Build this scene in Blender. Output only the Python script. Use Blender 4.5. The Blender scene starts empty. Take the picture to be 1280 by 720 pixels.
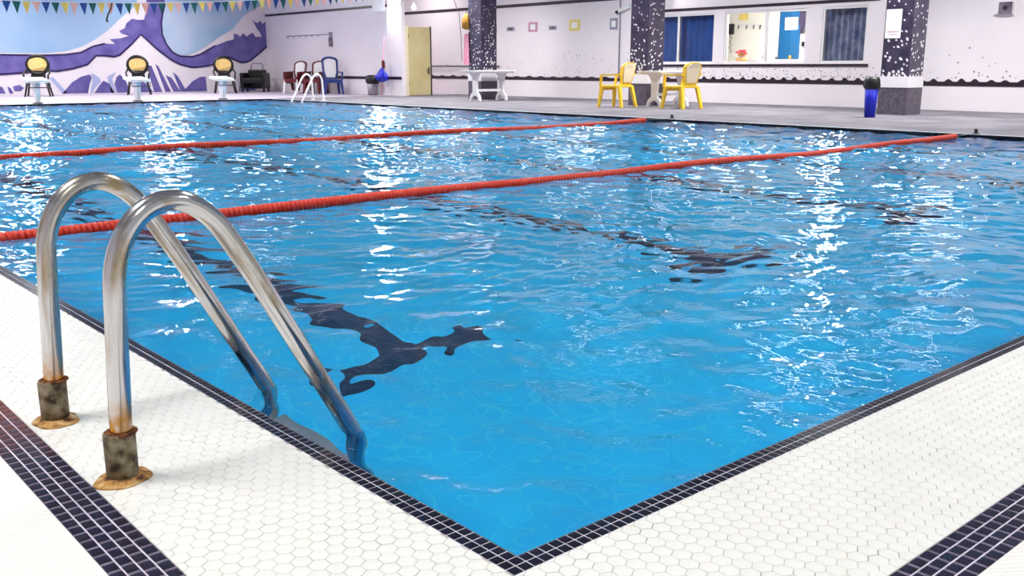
import bpy, bmesh, math, random
import numpy as np
from mathutils import Vector, Matrix
random.seed(7)
rng = np.random.default_rng(7)
S = bpy.context.scene
COL = S.collection
PI = math.pi

# ------------------------------------------------------------------ camera
# world: pool corner nearest the camera is the origin, X runs along the near edge, Y along the ladder edge
F = 1203.0; HY = 84.0; VX = 2050.0
CAM = Vector((-0.938, -1.065, 0.80))
PITCH = math.atan((360 - HY) / F)
TH = 0.85176
cam = bpy.data.objects.new('camera', bpy.data.cameras.new('camera')); COL.objects.link(cam)
cam.data.sensor_width = 36.0; cam.data.lens = F / 1280 * 36; cam.data.clip_start = 0.05; cam.data.clip_end = 200
fw = Vector((math.cos(TH) * math.cos(PITCH), math.sin(TH) * math.cos(PITCH), -math.sin(PITCH)))
cam.location = CAM; cam.rotation_euler = fw.to_track_quat('-Z', 'Y').to_euler()
S.camera = cam

def ray(px, py):
    x, y, z = px - 640, py - 360, F
    dn = y * math.cos(PITCH) + z * math.sin(PITCH); f = -y * math.sin(PITCH) + z * math.cos(PITCH)
    return Vector((x * math.sin(TH) + f * math.cos(TH), -x * math.cos(TH) + f * math.sin(TH), -dn))
def onX(px, py, X): d = ray(px, py); return CAM + d * ((X - CAM.x) / d.x)
def onY(px, py, Y): d = ray(px, py); return CAM + d * ((Y - CAM.y) / d.y)
def onZ(px, py, Z=0.0): d = ray(px, py); return CAM + d * ((Z - CAM.z) / d.z)
def pix(p):
    d = Vector(p) - CAM
    r = d.x * math.sin(TH) - d.y * math.cos(TH); f = d.x * math.cos(TH) + d.y * math.sin(TH); dn = -d.z
    y = dn * math.cos(PITCH) - f * math.sin(PITCH); z = dn * math.sin(PITCH) + f * math.cos(PITCH)
    if z < 0.05: return None
    return 640 + F * r / z, 360 + F * y / z, z

# ------------------------------------------------------------------ world, exposure, render quality
W = bpy.data.worlds.new('world'); S.world = W; W.use_nodes = True
bg = W.node_tree.nodes['Background']; bg.inputs[0].default_value = (0.95, 0.97, 1.0, 1); bg.inputs[1].default_value = 0.5
S.view_settings.view_transform = 'Standard'; S.view_settings.look = 'None'
S.view_settings.exposure = 0.0; S.view_settings.gamma = 1.0; S.view_settings.use_curve_mapping = False
cy = S.cycles
cy.use_denoising = True
cy.max_bounces = 10; cy.diffuse_bounces = 4; cy.glossy_bounces = 4; cy.transmission_bounces = 6; cy.transparent_max_bounces = 8
cy.caustics_reflective = False; cy.caustics_refractive = True; cy.sample_clamp_indirect = 0.0; cy.blur_glossy = 0.5

CEIL = 3.8
PANEL_W = 67.0      # watts of one unseen, added ceiling light panel
BAY_W = 230.0        # watts of one unseen, added high bay light
FLOOD_W = 60.0      # watts of one flood light
POOL_X, POOL_Y, WATER_Z, POOL_D = 11.1, 22.3, -0.036, 1.24
def area_light(name, loc, rot, sx, sy, power, color, parent=None, spread=PI, caustic=False):
    l = bpy.data.lights.new(name, 'AREA'); l.shape = 'RECTANGLE'; l.size = sx; l.size_y = sy; l.energy = power; l.color = color
    l.spread = spread; l.cycles.is_caustics_light = caustic
    o = bpy.data.objects.new(name, l); COL.objects.link(o); o.location = loc; o.rotation_euler = rot
    if parent: o.parent = parent
    return o

# ------------------------------------------------------------------ materials
def lin(*c):
    return tuple(((v / 255) / 12.92 if v / 255 <= 0.04045 else ((v / 255 + 0.055) / 1.055) ** 2.4) for v in c) + (1.0,)
MATS = {}
def mat(name, rgb, rough=0.5, metal=0.0, var=0.06, scale=6.0, bump=0.0, bscale=40.0, rgb2=None, lo=0.35, hi=0.65, spec=0.5, emit=0.0):
    if name in MATS: return MATS[name]
    m = bpy.data.materials.new(name); m.use_nodes = True; nt = m.node_tree; N = nt.nodes; L = nt.links
    b = N['Principled BSDF']; b.inputs['Roughness'].default_value = rough; b.inputs['Metallic'].default_value = metal
    b.inputs['Specular IOR Level'].default_value = spec
    tc = N.new('ShaderNodeTexCoord'); nz = N.new('ShaderNodeTexNoise'); nz.inputs['Scale'].default_value = scale; nz.inputs['Detail'].default_value = 4
    L.new(tc.outputs['Object'], nz.inputs['Vector'])
    r = N.new('ShaderNodeValToRGB'); r.color_ramp.elements[0].position = lo; r.color_ramp.elements[1].position = hi
    a = lin(*rgb)
    if rgb2: b2 = lin(*rgb2); r.color_ramp.elements[0].color = a; r.color_ramp.elements[1].color = b2
    else:
        r.color_ramp.elements[0].color = tuple(v * (1 - var) for v in a[:3]) + (1,); r.color_ramp.elements[1].color = tuple(min(1, v * (1 + var)) for v in a[:3]) + (1,)
    L.new(nz.outputs['Fac'], r.inputs['Fac']); L.new(r.outputs['Color'], b.inputs['Base Color'])
    if emit > 0:
        L.new(r.outputs['Color'], b.inputs['Emission Color']); b.inputs['Emission Strength'].default_value = emit
    if bump > 0:
        n2 = N.new('ShaderNodeTexNoise'); n2.inputs['Scale'].default_value = bscale; L.new(tc.outputs['Object'], n2.inputs['Vector'])
        bp = N.new('ShaderNodeBump'); bp.inputs['Strength'].default_value = bump; bp.inputs['Distance'].default_value = 0.01
        L.new(n2.outputs['Fac'], bp.inputs['Height']); L.new(bp.outputs['Normal'], b.inputs['Normal'])
    MATS[name] = m
    return m

M = {}
M['hex'] = mat('hex_ceramic', (240, 239, 233), 0.28, var=0.025, scale=9)
M['grout'] = mat('deck_grout', (214, 210, 200), 0.85, rgb2=(120, 112, 96), scale=11, lo=0.52, hi=0.68)
M['cream'] = mat('cream_deck', (240, 238, 230), 0.5, var=0.02)
M['navy'] = mat('navy_mosaic', (30, 28, 52), 0.18, rgb2=(14, 12, 26), scale=30)
M['navyrust'] = mat('navy_mosaic_strip', (34, 32, 62), 0.25, rgb2=(16, 14, 34), scale=30)
M['stripbed'] = mat('strip_bed', (118, 110, 128), 0.7, rgb2=(84, 76, 96), scale=30)
M['joint'] = mat('white_joint', (222, 216, 226), 0.7, rgb2=(196, 186, 200), scale=20)
M['whitegrout'] = mat('white_grout', (205, 203, 212), 0.8, rgb2=(150, 146, 158), scale=25)
M['fardeck'] = mat('far_deck_tile', (104, 102, 112), 0.75, rgb2=(130, 126, 134), scale=1.3, spec=0.25)
M['enddeck'] = mat('end_deck_tile', (188, 178, 194), 0.6, var=0.03, scale=2)
M['wall'] = mat('white_wall_tile', (246, 238, 243), 0.35, var=0.03, scale=0.7)
M['ceiling'] = mat('ceiling_paint', (150, 152, 160), 0.8, var=0.03)
M['dark'] = mat('dark_tile_band', (34, 22, 38), 0.35, rgb2=(52, 30, 44), scale=8)
M['fleck'] = mat('grey_fleck', (135, 122, 138), 0.4, rgb2=(70, 58, 76), scale=3)
M['colshaft'] = mat('column_mosaic', (44, 38, 62), 0.3, rgb2=(70, 60, 84), scale=5)
M['colbase'] = mat('column_plinth', (76, 68, 84), 0.4, rgb2=(104, 94, 108), scale=18)
M['white'] = mat('white_plastic', (242, 240, 242), 0.35, var=0.02)
M['whiteflat'] = mat('white_paint', (238, 234, 238), 0.6, var=0.02)
M['black'] = mat('black_plastic', (20, 16, 18), 0.4, var=0.2)
M['yellow'] = mat('yellow_plastic', (246, 200, 40), 0.35, rgb2=(252, 214, 70), scale=5)
M['backsheen'] = mat('pale_back_highlight', (246, 226, 178), 0.5, rgb2=(244, 232, 205), scale=5)  # pale tone paints the highlight on the yellow chair backs
M['tan'] = mat('tan_cushion', (232, 192, 112), 0.7, rgb2=(240, 208, 140), scale=14)
M['darkred'] = mat('dark_red_plastic', (104, 22, 34), 0.4, var=0.15)
M['bluech'] = mat('blue_plastic', (32, 52, 128), 0.4, var=0.15)
M['bluebin'] = mat('blue_bin_plastic', (16, 30, 190), 0.4, var=0.1)
M['greybin'] = mat('grey_bin_metal', (165, 158, 168), 0.35, 0.4, var=0.08)
M['rope'] = mat('orange_red_float', (236, 70, 38), 0.35, rgb2=(206, 44, 32), scale=7)
M['cable'] = mat('steel_cable', (90, 84, 86), 0.4, 0.7)
M['doorc'] = mat('cream_door_paint', (214, 198, 140), 0.45, rgb2=(222, 208, 158), scale=2)
M['jamb'] = mat('pale_jamb_paint', (250, 240, 205), 0.5, var=0.02)
M['curtain'] = mat('blue_curtain', (12, 78, 160), 0.8, var=0.15, scale=3)
M['drape'] = mat('slate_drape', (92, 106, 146), 0.7, rgb2=(150, 160, 186), scale=5)
M['bluedoor'] = mat('blue_door_paint', (18, 96, 150), 0.5, var=0.08)
M['office'] = mat('office_wall', (248, 246, 236), 0.7, var=0.02)
M['pink'] = mat('pink_towel', (246, 170, 196), 0.85, var=0.08, scale=20)
M['ochre'] = mat('ochre_bag', (176, 128, 40), 0.7, var=0.15)
M['red'] = mat('red_petal', (206, 30, 52), 0.6, rgb2=(240, 120, 130), scale=30)
M['straw'] = mat('straw_basket', (214, 176, 110), 0.7, var=0.12, scale=40)
M['yellowsign'] = mat('yellow_sign', (240, 222, 120), 0.5, var=0.03)
M['pinksign'] = mat('pink_sign', (206, 150, 172), 0.5, var=0.03)
M['greysign'] = mat('grey_sign', (150, 150, 172), 0.5, var=0.05)
M['paper'] = mat('white_paper', (250, 249, 250), 0.7, var=0.01)
M['glow'] = mat('lamp_diffuser', (255, 253, 248), 0.5, var=0.0, emit=6.0)
M['m_sky'] = mat('mural_sky', (156, 194, 232), 0.4, rgb2=(176, 206, 236), scale=0.5)
M['m_sky2'] = mat('mural_sky_bowl', (150, 192, 224), 0.35, rgb2=(196, 214, 238), scale=0.7)
M['m_purple'] = mat('mural_purple', (126, 114, 186), 0.4, rgb2=(96, 86, 160), scale=2.5)
M['m_deep'] = mat('mural_deep_violet', (116, 106, 174), 0.4, rgb2=(90, 82, 150), scale=2.5)
M['m_line'] = mat('mural_outline', (44, 32, 92), 0.4, var=0.1)
M['m_ice'] = mat('mural_ice_blue', (176, 186, 226), 0.4, var=0.05)
FLAGM = [mat('flag_blue', (28, 66, 140), 0.7), mat('flag_green', (18, 92, 92), 0.7), mat('flag_yellow', (246, 206, 104), 0.7), mat('flag_pink', (246, 178, 164), 0.7)]

def rust_stain(m, amount):   # old rust stain on the deck strip behind the ladder
    N = m.node_tree.nodes; L = m.node_tree.links; b = N['Principled BSDF']; src = b.inputs['Base Color'].links[0].from_socket
    g = N.new('ShaderNodeNewGeometry'); d = N.new('ShaderNodeVectorMath'); d.operation = 'DISTANCE'; d.inputs[1].default_value = (-0.47, 1.42, 0); L.new(g.outputs['Position'], d.inputs[0])
    n = N.new('ShaderNodeTexNoise'); n.inputs['Scale'].default_value = 12; L.new(g.outputs['Position'], n.inputs['Vector'])
    a = N.new('ShaderNodeMath'); a.operation = 'MULTIPLY_ADD'; a.inputs[1].default_value = 0.35; L.new(n.outputs['Fac'], a.inputs[0]); L.new(d.outputs['Value'], a.inputs[2])
    r = N.new('ShaderNodeMapRange'); r.inputs[1].default_value = 0.25; r.inputs[2].default_value = 0.62; r.inputs[3].default_value = amount; r.inputs[4].default_value = 0.0; L.new(a.outputs[0], r.inputs[0])
    mx = N.new('ShaderNodeMix'); mx.data_type = 'RGBA'; L.new(r.outputs[0], mx.inputs[0]); L.new(src, mx.inputs[6]); mx.inputs[7].default_value = lin(150, 70, 52); L.new(mx.outputs[2], b.inputs['Base Color'])
rust_stain(M['navyrust'], 0.35); rust_stain(M['stripbed'], 0.75)
def steel_mat():
    m = bpy.data.materials.new('worn_chrome_steel'); m.use_nodes = True; N = m.node_tree.nodes; L = m.node_tree.links; b = N['Principled BSDF']
    b.inputs['Metallic'].default_value = 1.0
    tc = N.new('ShaderNodeTexCoord')
    mp = N.new('ShaderNodeMapping'); mp.inputs['Scale'].default_value = (9, 60, 4); L.new(tc.outputs['Object'], mp.inputs['Vector'])
    n1 = N.new('ShaderNodeTexNoise'); n1.inputs['Scale'].default_value = 1.6; n1.inputs['Detail'].default_value = 6; L.new(mp.outputs[0], n1.inputs['Vector'])
    r = N.new('ShaderNodeValToRGB'); r.color_ramp.elements[0].position = 0.47; r.color_ramp.elements[0].color = lin(204, 203, 204)
    r.color_ramp.elements[1].position = 0.75; r.color_ramp.elements[1].color = lin(158, 138, 102); L.new(n1.outputs['Fac'], r.inputs['Fac'])
    # rust creeping up from the sleeve
    sx = N.new('ShaderNodeSeparateXYZ'); L.new(tc.outputs['Object'], sx.inputs[0])
    mr = N.new('ShaderNodeMapRange'); mr.inputs[1].default_value = 0.175; mr.inputs[2].default_value = 0.105; L.new(sx.outputs['Z'], mr.inputs[0])
    n2 = N.new('ShaderNodeTexNoise'); n2.inputs['Scale'].default_value = 45; L.new(tc.outputs['Object'], n2.inputs['Vector'])
    ad = N.new('ShaderNodeMath'); ad.operation = 'MULTIPLY_ADD'; ad.inputs[1].default_value = 2.4; ad.inputs[2].default_value = -0.35; L.new(n2.outputs['Fac'], ad.inputs[0])
    mu = N.new('ShaderNodeMath'); mu.operation = 'MULTIPLY'; mu.use_clamp = True; L.new(ad.outputs[0], mu.inputs[0]); L.new(mr.outputs[0], mu.inputs[1])
    gt = N.new('ShaderNodeMath'); gt.operation = 'GREATER_THAN'; gt.inputs[1].default_value = 0.04; L.new(sx.outputs['Z'], gt.inputs[0])
    m3 = N.new('ShaderNodeMath'); m3.operation = 'MULTIPLY'; L.new(mu.outputs[0], m3.inputs[0]); L.new(gt.outputs[0], m3.inputs[1])
    lt = N.new('ShaderNodeMath'); lt.operation = 'LESS_THAN'; lt.inputs[1].default_value = -0.25; L.new(sx.outputs['X'], lt.inputs[0])
    m4 = N.new('ShaderNodeMath'); m4.operation = 'MULTIPLY'; L.new(m3.outputs[0], m4.inputs[0]); L.new(lt.outputs[0], m4.inputs[1]); m3 = m4
    mx = N.new('ShaderNodeMix'); mx.data_type = 'RGBA'; L.new(m3.outputs[0], mx.inputs[0]); L.new(r.outputs[0], mx.inputs[6]); mx.inputs[7].default_value = lin(176, 120, 34)
    L.new(mx.outputs[2], b.inputs['Base Color'])
    mr2 = N.new('ShaderNodeMapRange'); mr2.inputs[1].default_value = 0.35; mr2.inputs[2].default_value = 0.75; mr2.inputs[3].default_value = 0.12; mr2.inputs[4].default_value = 0.34
    L.new(n1.outputs['Fac'], mr2.inputs[0]); L.new(mr2.outputs[0], b.inputs['Roughness'])
    return m
M['steel'] = steel_mat()
def rust_mat(name, ca, cb, cc, scale, rough):
    m = bpy.data.materials.new(name); m.use_nodes = True; N = m.node_tree.nodes; L = m.node_tree.links; b = N['Principled BSDF']
    b.inputs['Roughness'].default_value = rough; b.inputs['Metallic'].default_value = 0.25
    tc = N.new('ShaderNodeTexCoord'); n = N.new('ShaderNodeTexNoise'); n.inputs['Scale'].default_value = scale; n.inputs['Detail'].default_value = 6; L.new(tc.outputs['Object'], n.inputs['Vector'])
    r = N.new('ShaderNodeValToRGB'); e = r.color_ramp.elements; e[0].position = 0.36; e[0].color = ca; e[1].position = 0.66; e[1].color = cc
    k = e.new(0.5); k.color = cb
    L.new(n.outputs['Fac'], r.inputs['Fac']); L.new(r.outputs[0], b.inputs['Base Color'])
    bp = N.new('ShaderNodeBump'); bp.inputs['Strength'].default_value = 0.6; bp.inputs['Distance'].default_value = 0.003; L.new(n.outputs['Fac'], bp.inputs['Height']); L.new(bp.outputs[0], b.inputs['Normal'])
    return m
M['sleeve'] = rust_mat('rusted_sleeve', lin(52, 34, 22), lin(118, 104, 78), lin(150, 142, 122), 34, 0.6)
M['flange'] = rust_mat('rusted_flange', lin(86, 42, 22), lin(186, 138, 72), lin(214, 190, 140), 40, 0.7)
M['rustlip'] = rust_mat('rust_lip', lin(56, 24, 14), lin(112, 60, 22), lin(150, 100, 40), 60, 0.8)

def glass_mat():
    m = bpy.data.materials.new('window_glass'); m.use_nodes = True; N = m.node_tree.nodes; L = m.node_tree.links
    N.remove(N['Principled BSDF']); o = N['Material Output']
    t = N.new('ShaderNodeBsdfTransparent'); g = N.new('ShaderNodeBsdfGlossy'); g.inputs['Roughness'].default_value = 0.02
    fr = N.new('ShaderNodeFresnel'); fr.inputs[0].default_value = 1.3; mx = N.new('ShaderNodeMixShader')
    L.new(fr.outputs[0], mx.inputs[0]); L.new(t.outputs[0], mx.inputs[1]); L.new(g.outputs[0], mx.inputs[2]); L.new(mx.outputs[0], o.inputs[0])
    return m
M['glass'] = glass_mat()

def water_mat():
    m = bpy.data.materials.new('pool_water'); m.use_nodes = True; N = m.node_tree.nodes; L = m.node_tree.links
    N.remove(N['Principled BSDF']); o = N['Material Output']
    rf = N.new('ShaderNodeBsdfRefraction'); rf.inputs['IOR'].default_value = 1.33; rf.inputs['Roughness'].default_value = 0.0; rf.inputs['Color'].default_value = (0.86, 0.97, 1.0, 1)
    g = N.new('ShaderNodeBsdfGlossy'); g.inputs['Roughness'].default_value = 0.03
    tc = N.new('ShaderNodeTexCoord'); n = N.new('ShaderNodeTexNoise'); n.inputs['Scale'].default_value = 14; n.inputs['Detail'].default_value = 3
    L.new(tc.outputs['Object'], n.inputs['Vector'])
    bp = N.new('ShaderNodeBump'); bp.inputs['Strength'].default_value = 0.2; bp.inputs['Distance'].default_value = 0.02; L.new(n.outputs['Fac'], bp.inputs['Height'])
    L.new(bp.outputs[0], g.inputs['Normal'])
    fr = N.new('ShaderNodeFresnel'); fr.inputs[0].default_value = 1.33; L.new(bp.outputs[0], fr.inputs['Normal'])
    mx = N.new('ShaderNodeMixShader'); L.new(fr.outputs[0], mx.inputs[0]); L.new(rf.outputs[0], mx.inputs[1]); L.new(g.outputs[0], mx.inputs[2]); L.new(mx.outputs[0], o.inputs[0])
    return m
M['water'] = water_mat()
def brick_mat(name, c1, c2, cm, w, h, mortar, rough, bumpd=0.0):
    m = bpy.data.materials.new(name); m.use_nodes = True; N = m.node_tree.nodes; L = m.node_tree.links; b = N['Principled BSDF']; b.inputs['Roughness'].default_value = rough
    tc = N.new('ShaderNodeTexCoord'); br = N.new('ShaderNodeTexBrick'); br.offset = 0.0; br.inputs['Scale'].default_value = 1.0
    br.inputs['Color1'].default_value = c1; br.inputs['Color2'].default_value = c2; br.inputs['Mortar'].default_value = cm
    br.inputs['Brick Width'].default_value = w; br.inputs['Row Height'].default_value = h; br.inputs['Mortar Size'].default_value = mortar
    L.new(tc.outputs['Object'], br.inputs['Vector']); L.new(br.outputs['Color'], b.inputs['Base Color'])
    return m
M['poolfloor'] = brick_mat('pool_blue_tile', lin(10, 190, 250), lin(16, 196, 252), lin(48, 206, 252), 0.15, 0.15, 0.006, 0.6)
M['mark'] = mat('lane_mark_tile', (8, 20, 66), 0.6, var=0.2)
def rib_mat():
    m = bpy.data.materials.new('ribbed_deck_tile'); m.use_nodes = True; N = m.node_tree.nodes; L = m.node_tree.links; b = N['Principled BSDF']; b.inputs['Roughness'].default_value = 0.4
    tc = N.new('ShaderNodeTexCoord'); mp = N.new('ShaderNodeMapping'); mp.inputs['Rotation'].default_value = (0, 0, math.radians(-58)); L.new(tc.outputs['Object'], mp.inputs[0])
    w = N.new('ShaderNodeTexWave'); w.wave_type = 'BANDS'; w.bands_direction = 'X'; w.inputs['Scale'].default_value = 28; w.inputs['Distortion'].default_value = 0.3; L.new(mp.outputs[0], w.inputs[0])
    r = N.new('ShaderNodeValToRGB'); r.color_ramp.elements[0].color = lin(236, 233, 224); r.color_ramp.elements[1].color = lin(245, 243, 238); r.color_ramp.elements[1].position = 0.5; L.new(w.outputs['Fac'], r.inputs['Fac']); L.new(r.outputs[0], b.inputs['Base Color'])
    bp = N.new('ShaderNodeBump'); bp.inputs['Strength'].default_value = 0.35; bp.inputs['Distance'].default_value = 0.002; L.new(w.outputs['Fac'], bp.inputs['Height']); L.new(bp.outputs[0], b.inputs['Normal'])
    return m
M['rib'] = rib_mat()

# ------------------------------------------------------------------ mesh helpers
class MB:
    def __init__(s): s.v = []; s.f = []
    def add(s, vs, fs):
        n = len(s.v); s.v += [tuple(v) for v in vs]; s.f += [tuple(i + n for i in f) for f in fs]; return s
    def box(s, x0, x1, y0, y1, z0, z1, rz=0.0, c=None):
        vs = [(x, y, z) for z in (z0, z1) for y in (y0, y1) for x in (x0, x1)]
        return s.add(vs, [(0, 2, 3, 1), (4, 5, 7, 6), (0, 1, 5, 4), (2, 6, 7, 3), (0, 4, 6, 2), (1, 3, 7, 5)])
    def bbox(s, x0, x1, y0, y1, z0, z1, b):
        bm = bmesh.new(); bmesh.ops.create_cube(bm, size=1)
        for v in bm.verts: v.co = Vector(((x0 + x1) / 2 + v.co.x * (x1 - x0), (y0 + y1) / 2 + v.co.y * (y1 - y0), (z0 + z1) / 2 + v.co.z * (z1 - z0)))
        bmesh.ops.bevel(bm, geom=list(bm.edges), offset=b, segments=2, affect='EDGES', profile=0.6)
        bm.verts.index_update()
        s.add([v.co[:] for v in bm.verts], [[v.index for v in f.verts] for f in bm.faces]); bm.free(); return s
    def bar(s, p0, p1, w, h, up=(0, 0, 1), w1=None, h1=None):
        p0 = Vector(p0); p1 = Vector(p1); d = (p1 - p0).normalized(); up = Vector(up)
        if abs(d.dot(up)) > 0.98: up = Vector((0, 1, 0))
        a = d.cross(up).normalized(); b = a.cross(d)
        w1 = w if w1 is None else w1; h1 = h if h1 is None else h1
        vs = [p + a * (sx * ww / 2) + b * (sy * hh / 2) for p, ww, hh in ((p0, w, h), (p1, w1, h1)) for sx, sy in ((-1, -1), (1, -1), (1, 1), (-1, 1))]
        return s.add(vs, [(3, 2, 1, 0), (4, 5, 6, 7), (0, 1, 5, 4), (1, 2, 6, 5), (2, 3, 7, 6), (3, 0, 4, 7)])
    def tube(s, path, r, n=10, caps=True):
        P = [Vector(p) for p in path]; k = len(P); rs = r if isinstance(r, (list, tuple)) else [r] * k
        a = None; vs = []
        for i in range(k):
            d = (P[min(i + 1, k - 1)] - P[max(i - 1, 0)]).normalized()
            if a is None:
                a = d.cross(Vector((0, 0, 1)) if abs(d.z) < 0.9 else Vector((0, 1, 0))).normalized()
            else: a = (a - d * a.dot(d)).normalized()
            b = d.cross(a)
            vs += [P[i] + (a * math.cos(2 * PI * j / n) + b * math.sin(2 * PI * j / n)) * rs[i] for j in range(n)]
        fs = [(i * n + j, i * n + (j + 1) % n, (i + 1) * n + (j + 1) % n, (i + 1) * n + j) for i in range(k - 1) for j in range(n)]
        if caps: fs += [tuple(range(n - 1, -1, -1)), tuple((k - 1) * n + j for j in range(n))]
        return s.add(vs, fs)
    def cyl(s, p0, p1, r0, r1=None, n=16): return s.tube([p0, p1], [r0, r0 if r1 is None else r1], n)
    def lathe(s, prof, c=(0, 0), n=24, jit=None):
        vs = []; fs = []; k = len(prof)
        for i, (r, z) in enumerate(prof):
            for j in range(n):
                q = r * (1 + (jit(i, j) if jit else 0)); vs.append((c[0] + q * math.cos(2 * PI * j / n), c[1] + q * math.sin(2 * PI * j / n), z))
        fs = [(i * n + j, i * n + (j + 1) % n, (i + 1) * n + (j + 1) % n, (i + 1) * n + j) for i in range(k - 1) for j in range(n)]
        fs += [tuple(range(n - 1, -1, -1)), tuple((k - 1) * n + j for j in range(n))]
        return s.add(vs, fs)
    def prism(s, poly, fn, t):
        """poly: 2-D points, fn(u,v,w) -> 3-D point, w from 0 to t"""
        n = len(poly); vs = [fn(u, v, 0) for u, v in poly] + [fn(u, v, t) for u, v in poly]
        return s.add(vs, [tuple(range(n)), tuple(range(2 * n - 1, n - 1, -1))] + [(i, n + i, n + (i + 1) % n, (i + 1) % n) for i in range(n)])
    def mesh(s, name, m, smooth=False):
        me = bpy.data.meshes.new(name); me.from_pydata(s.v, [], s.f)
        if m: me.materials.append(m)
        bm = bmesh.new(); bm.from_mesh(me); bmesh.ops.recalc_face_normals(bm, faces=bm.faces); bm.to_mesh(me); bm.free()
        if smooth:
            for p in me.polygons: p.use_smooth = True
        me.update(); return me
    def build(s, name, m, parent=None, smooth=False, kind=None):
        return link(name, s.mesh(name, m, smooth), parent, kind)
def link(name, me, parent=None, kind=None, loc=None):
    o = bpy.data.objects.new(name, me); COL.objects.link(o)
    if parent: o.parent = parent
    if kind: o['kind'] = kind
    if loc is not None: o.location = loc
    return o
def tag(o, label, cat, group=None, kind=None):
    o['label'] = label; o['category'] = cat
    if group: o['group'] = group
    if kind: o['kind'] = kind
    return o
def thing(name, label, cat, loc=(0, 0, 0), rz=0.0, group=None, kind=None):
    o = bpy.data.objects.new(name, None); COL.objects.link(o); o.location = loc; o.rotation_euler = (0, 0, rz); o.empty_display_size = 0.1
    return tag(o, label, cat, group, kind)
def dup(root, loc, rz, label):
    r = root.copy(); COL.objects.link(r); r.location = loc; r.rotation_euler = (0, 0, rz); r['label'] = label
    for ch in list(root.children):
        c = ch.copy(); COL.objects.link(c); c.parent = r
        for g in list(ch.children):
            d = g.copy(); COL.objects.link(d); d.parent = c
    return r
def arc(cx, cy, rx, ry, a0, a1, n): return [(cx + rx * math.cos(a0 + (a1 - a0) * i / n), cy + ry * math.sin(a0 + (a1 - a0) * i / n)) for i in range(n + 1)]

# ------------------------------------------------------------------ floor
X0, X1, Y0, Y1 = -4.5, 17.5, -5.0, 30.0
B0, B1, B2 = -0.006, 0.0168, 0.0396      # the two rows of navy mosaic along the pool edge
ST0, ST1 = -0.499, -0.404                # the four-row navy strip set in the deck
EW = 0.30                                # far decks start behind a coping
fl = MB()
fl.box(ST0, B0, ST0, POOL_Y + 0.3, -0.12, -0.0022)
fl.box(B0, POOL_X + 0.3, ST0, B0, -0.12, -0.0022)
floor = tag(fl.build('floor', M['grout']), 'white hexagon tiled pool deck in the foreground with dark inset strips', 'floor', kind='structure')
fo = MB(); fo.box(X0, ST0, Y0, POOL_Y + 0.3, -0.12, 0.0); fo.box(ST0, X1, Y0, ST0, -0.12, 0.0)
ribfl = tag(fo.build('floor', M['rib']), 'ribbed cream deck tiles outside the dark strip at the picture bottom', 'floor', kind='structure')
f2 = MB(); f2.box(POOL_X + 0.3, X1, ST0, POOL_Y + 0.3, -0.12, 0.0); f2.box(POOL_X, POOL_X + 0.3, B0, POOL_Y, -0.12, 0.0)
fard = tag(f2.build('floor', M['fardeck']), 'grey tiled walkway along the far side below the windows', 'floor', kind='structure')
f3 = MB(); f3.box(X0, X1, POOL_Y + 0.3, Y1, -0.12, 0.0); f3.box(B0, POOL_X + 0.3, POOL_Y, POOL_Y + 0.3, -0.12, 0.0)
endd = tag(f3.build('floor', M['enddeck']), 'pale deck between the starting blocks and the mural wall', 'floor', kind='structure')

# hexagon tiles: one shared mesh; the 300 largest in the picture are parts, the rest one piece of stuff
HP = 0.033; HR = 0.0314 / math.sqrt(3)
def hex_geo(cx, cy, dz=0.0):
    vs = []
    for r, z in ((HR, -0.0022), (HR, -0.0006), (HR - 0.0011, 0.0)):
        vs += [(cx + r * math.sin(PI / 3 * i), cy + r * math.cos(PI / 3 * i), z + dz) for i in range(6)]
    fs = [(12, 13, 14, 15, 16, 17)[::-1]] + [(k * 6 + i, k * 6 + (i + 1) % 6, k * 6 + 6 + (i + 1) % 6, k * 6 + 6 + i)[::-1] for k in (0, 1) for i in range(6)]
    return vs, fs
def clip(poly, lo, hi):
    for ax in (0, 1):
        for sgn, lim in ((1, lo[ax]), (-1, -hi[ax])):
            out = []
            for i in range(len(poly)):
                a, b = poly[i - 1], poly[i]; da, db = sgn * a[ax] - lim, sgn * b[ax] - lim
                if (da < 0) != (db < 0): t = da / (da - db); out.append((a[0] + (b[0] - a[0]) * t, a[1] + (b[1] - a[1]) * t))
                if db >= 0: out.append(b)
            poly = out
    return poly
cuts = []
cells = []
ny0 = int(ST1 / (HP * 0.866)) - 1
for j in range(ny0, int(POOL_Y / (HP * 0.866)) + 1):
    y = j * HP * 0.866 + 0.004
    for i in range(int(ST1 / HP) - 1, int(POOL_X / HP) + 1):
        x = i * HP + (HP / 2 if j % 2 else 0) + 0.006
        ring = [(x + HR * math.sin(PI / 3 * i_), y + HR * math.cos(PI / 3 * i_)) for i_ in range(6)]
        inL = lambda p: ST1 + 0.001 < p[0] < B0 - 0.001 and ST1 + 0.001 < p[1] < POOL_Y
        inR = lambda p: ST1 + 0.001 < p[0] < POOL_X and ST1 + 0.001 < p[1] < B0 - 0.001
        if all(inL(p) or inR(p) for p in ring) and not (x > B0 and y > B0): cells.append((x, y))
        else:
            done = False
            for lo, hi in (((ST1 + 0.001, ST1 + 0.001), (B0 - 0.001, POOL_Y)), ((B0 - 0.001, ST1 + 0.001), (POOL_X, B0 - 0.001))):
                pc = clip(ring, lo, hi)
                if len(pc) >= 3 and abs(sum(pc[i_ - 1][0] * pc[i_][1] - pc[i_][0] * pc[i_ - 1][1] for i_ in range(len(pc)))) > 1.2e-4: cuts.append(pc)
def visible(p):
    q = pix(p)
    return q and -10 < q[0] < 1290 and -10 < q[1] < 730
cells.sort(key=lambda c: ((0 if visible((c[0], c[1], 0)) else 1), (c[0] - CAM.x) ** 2 + (c[1] - CAM.y) ** 2))
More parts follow.
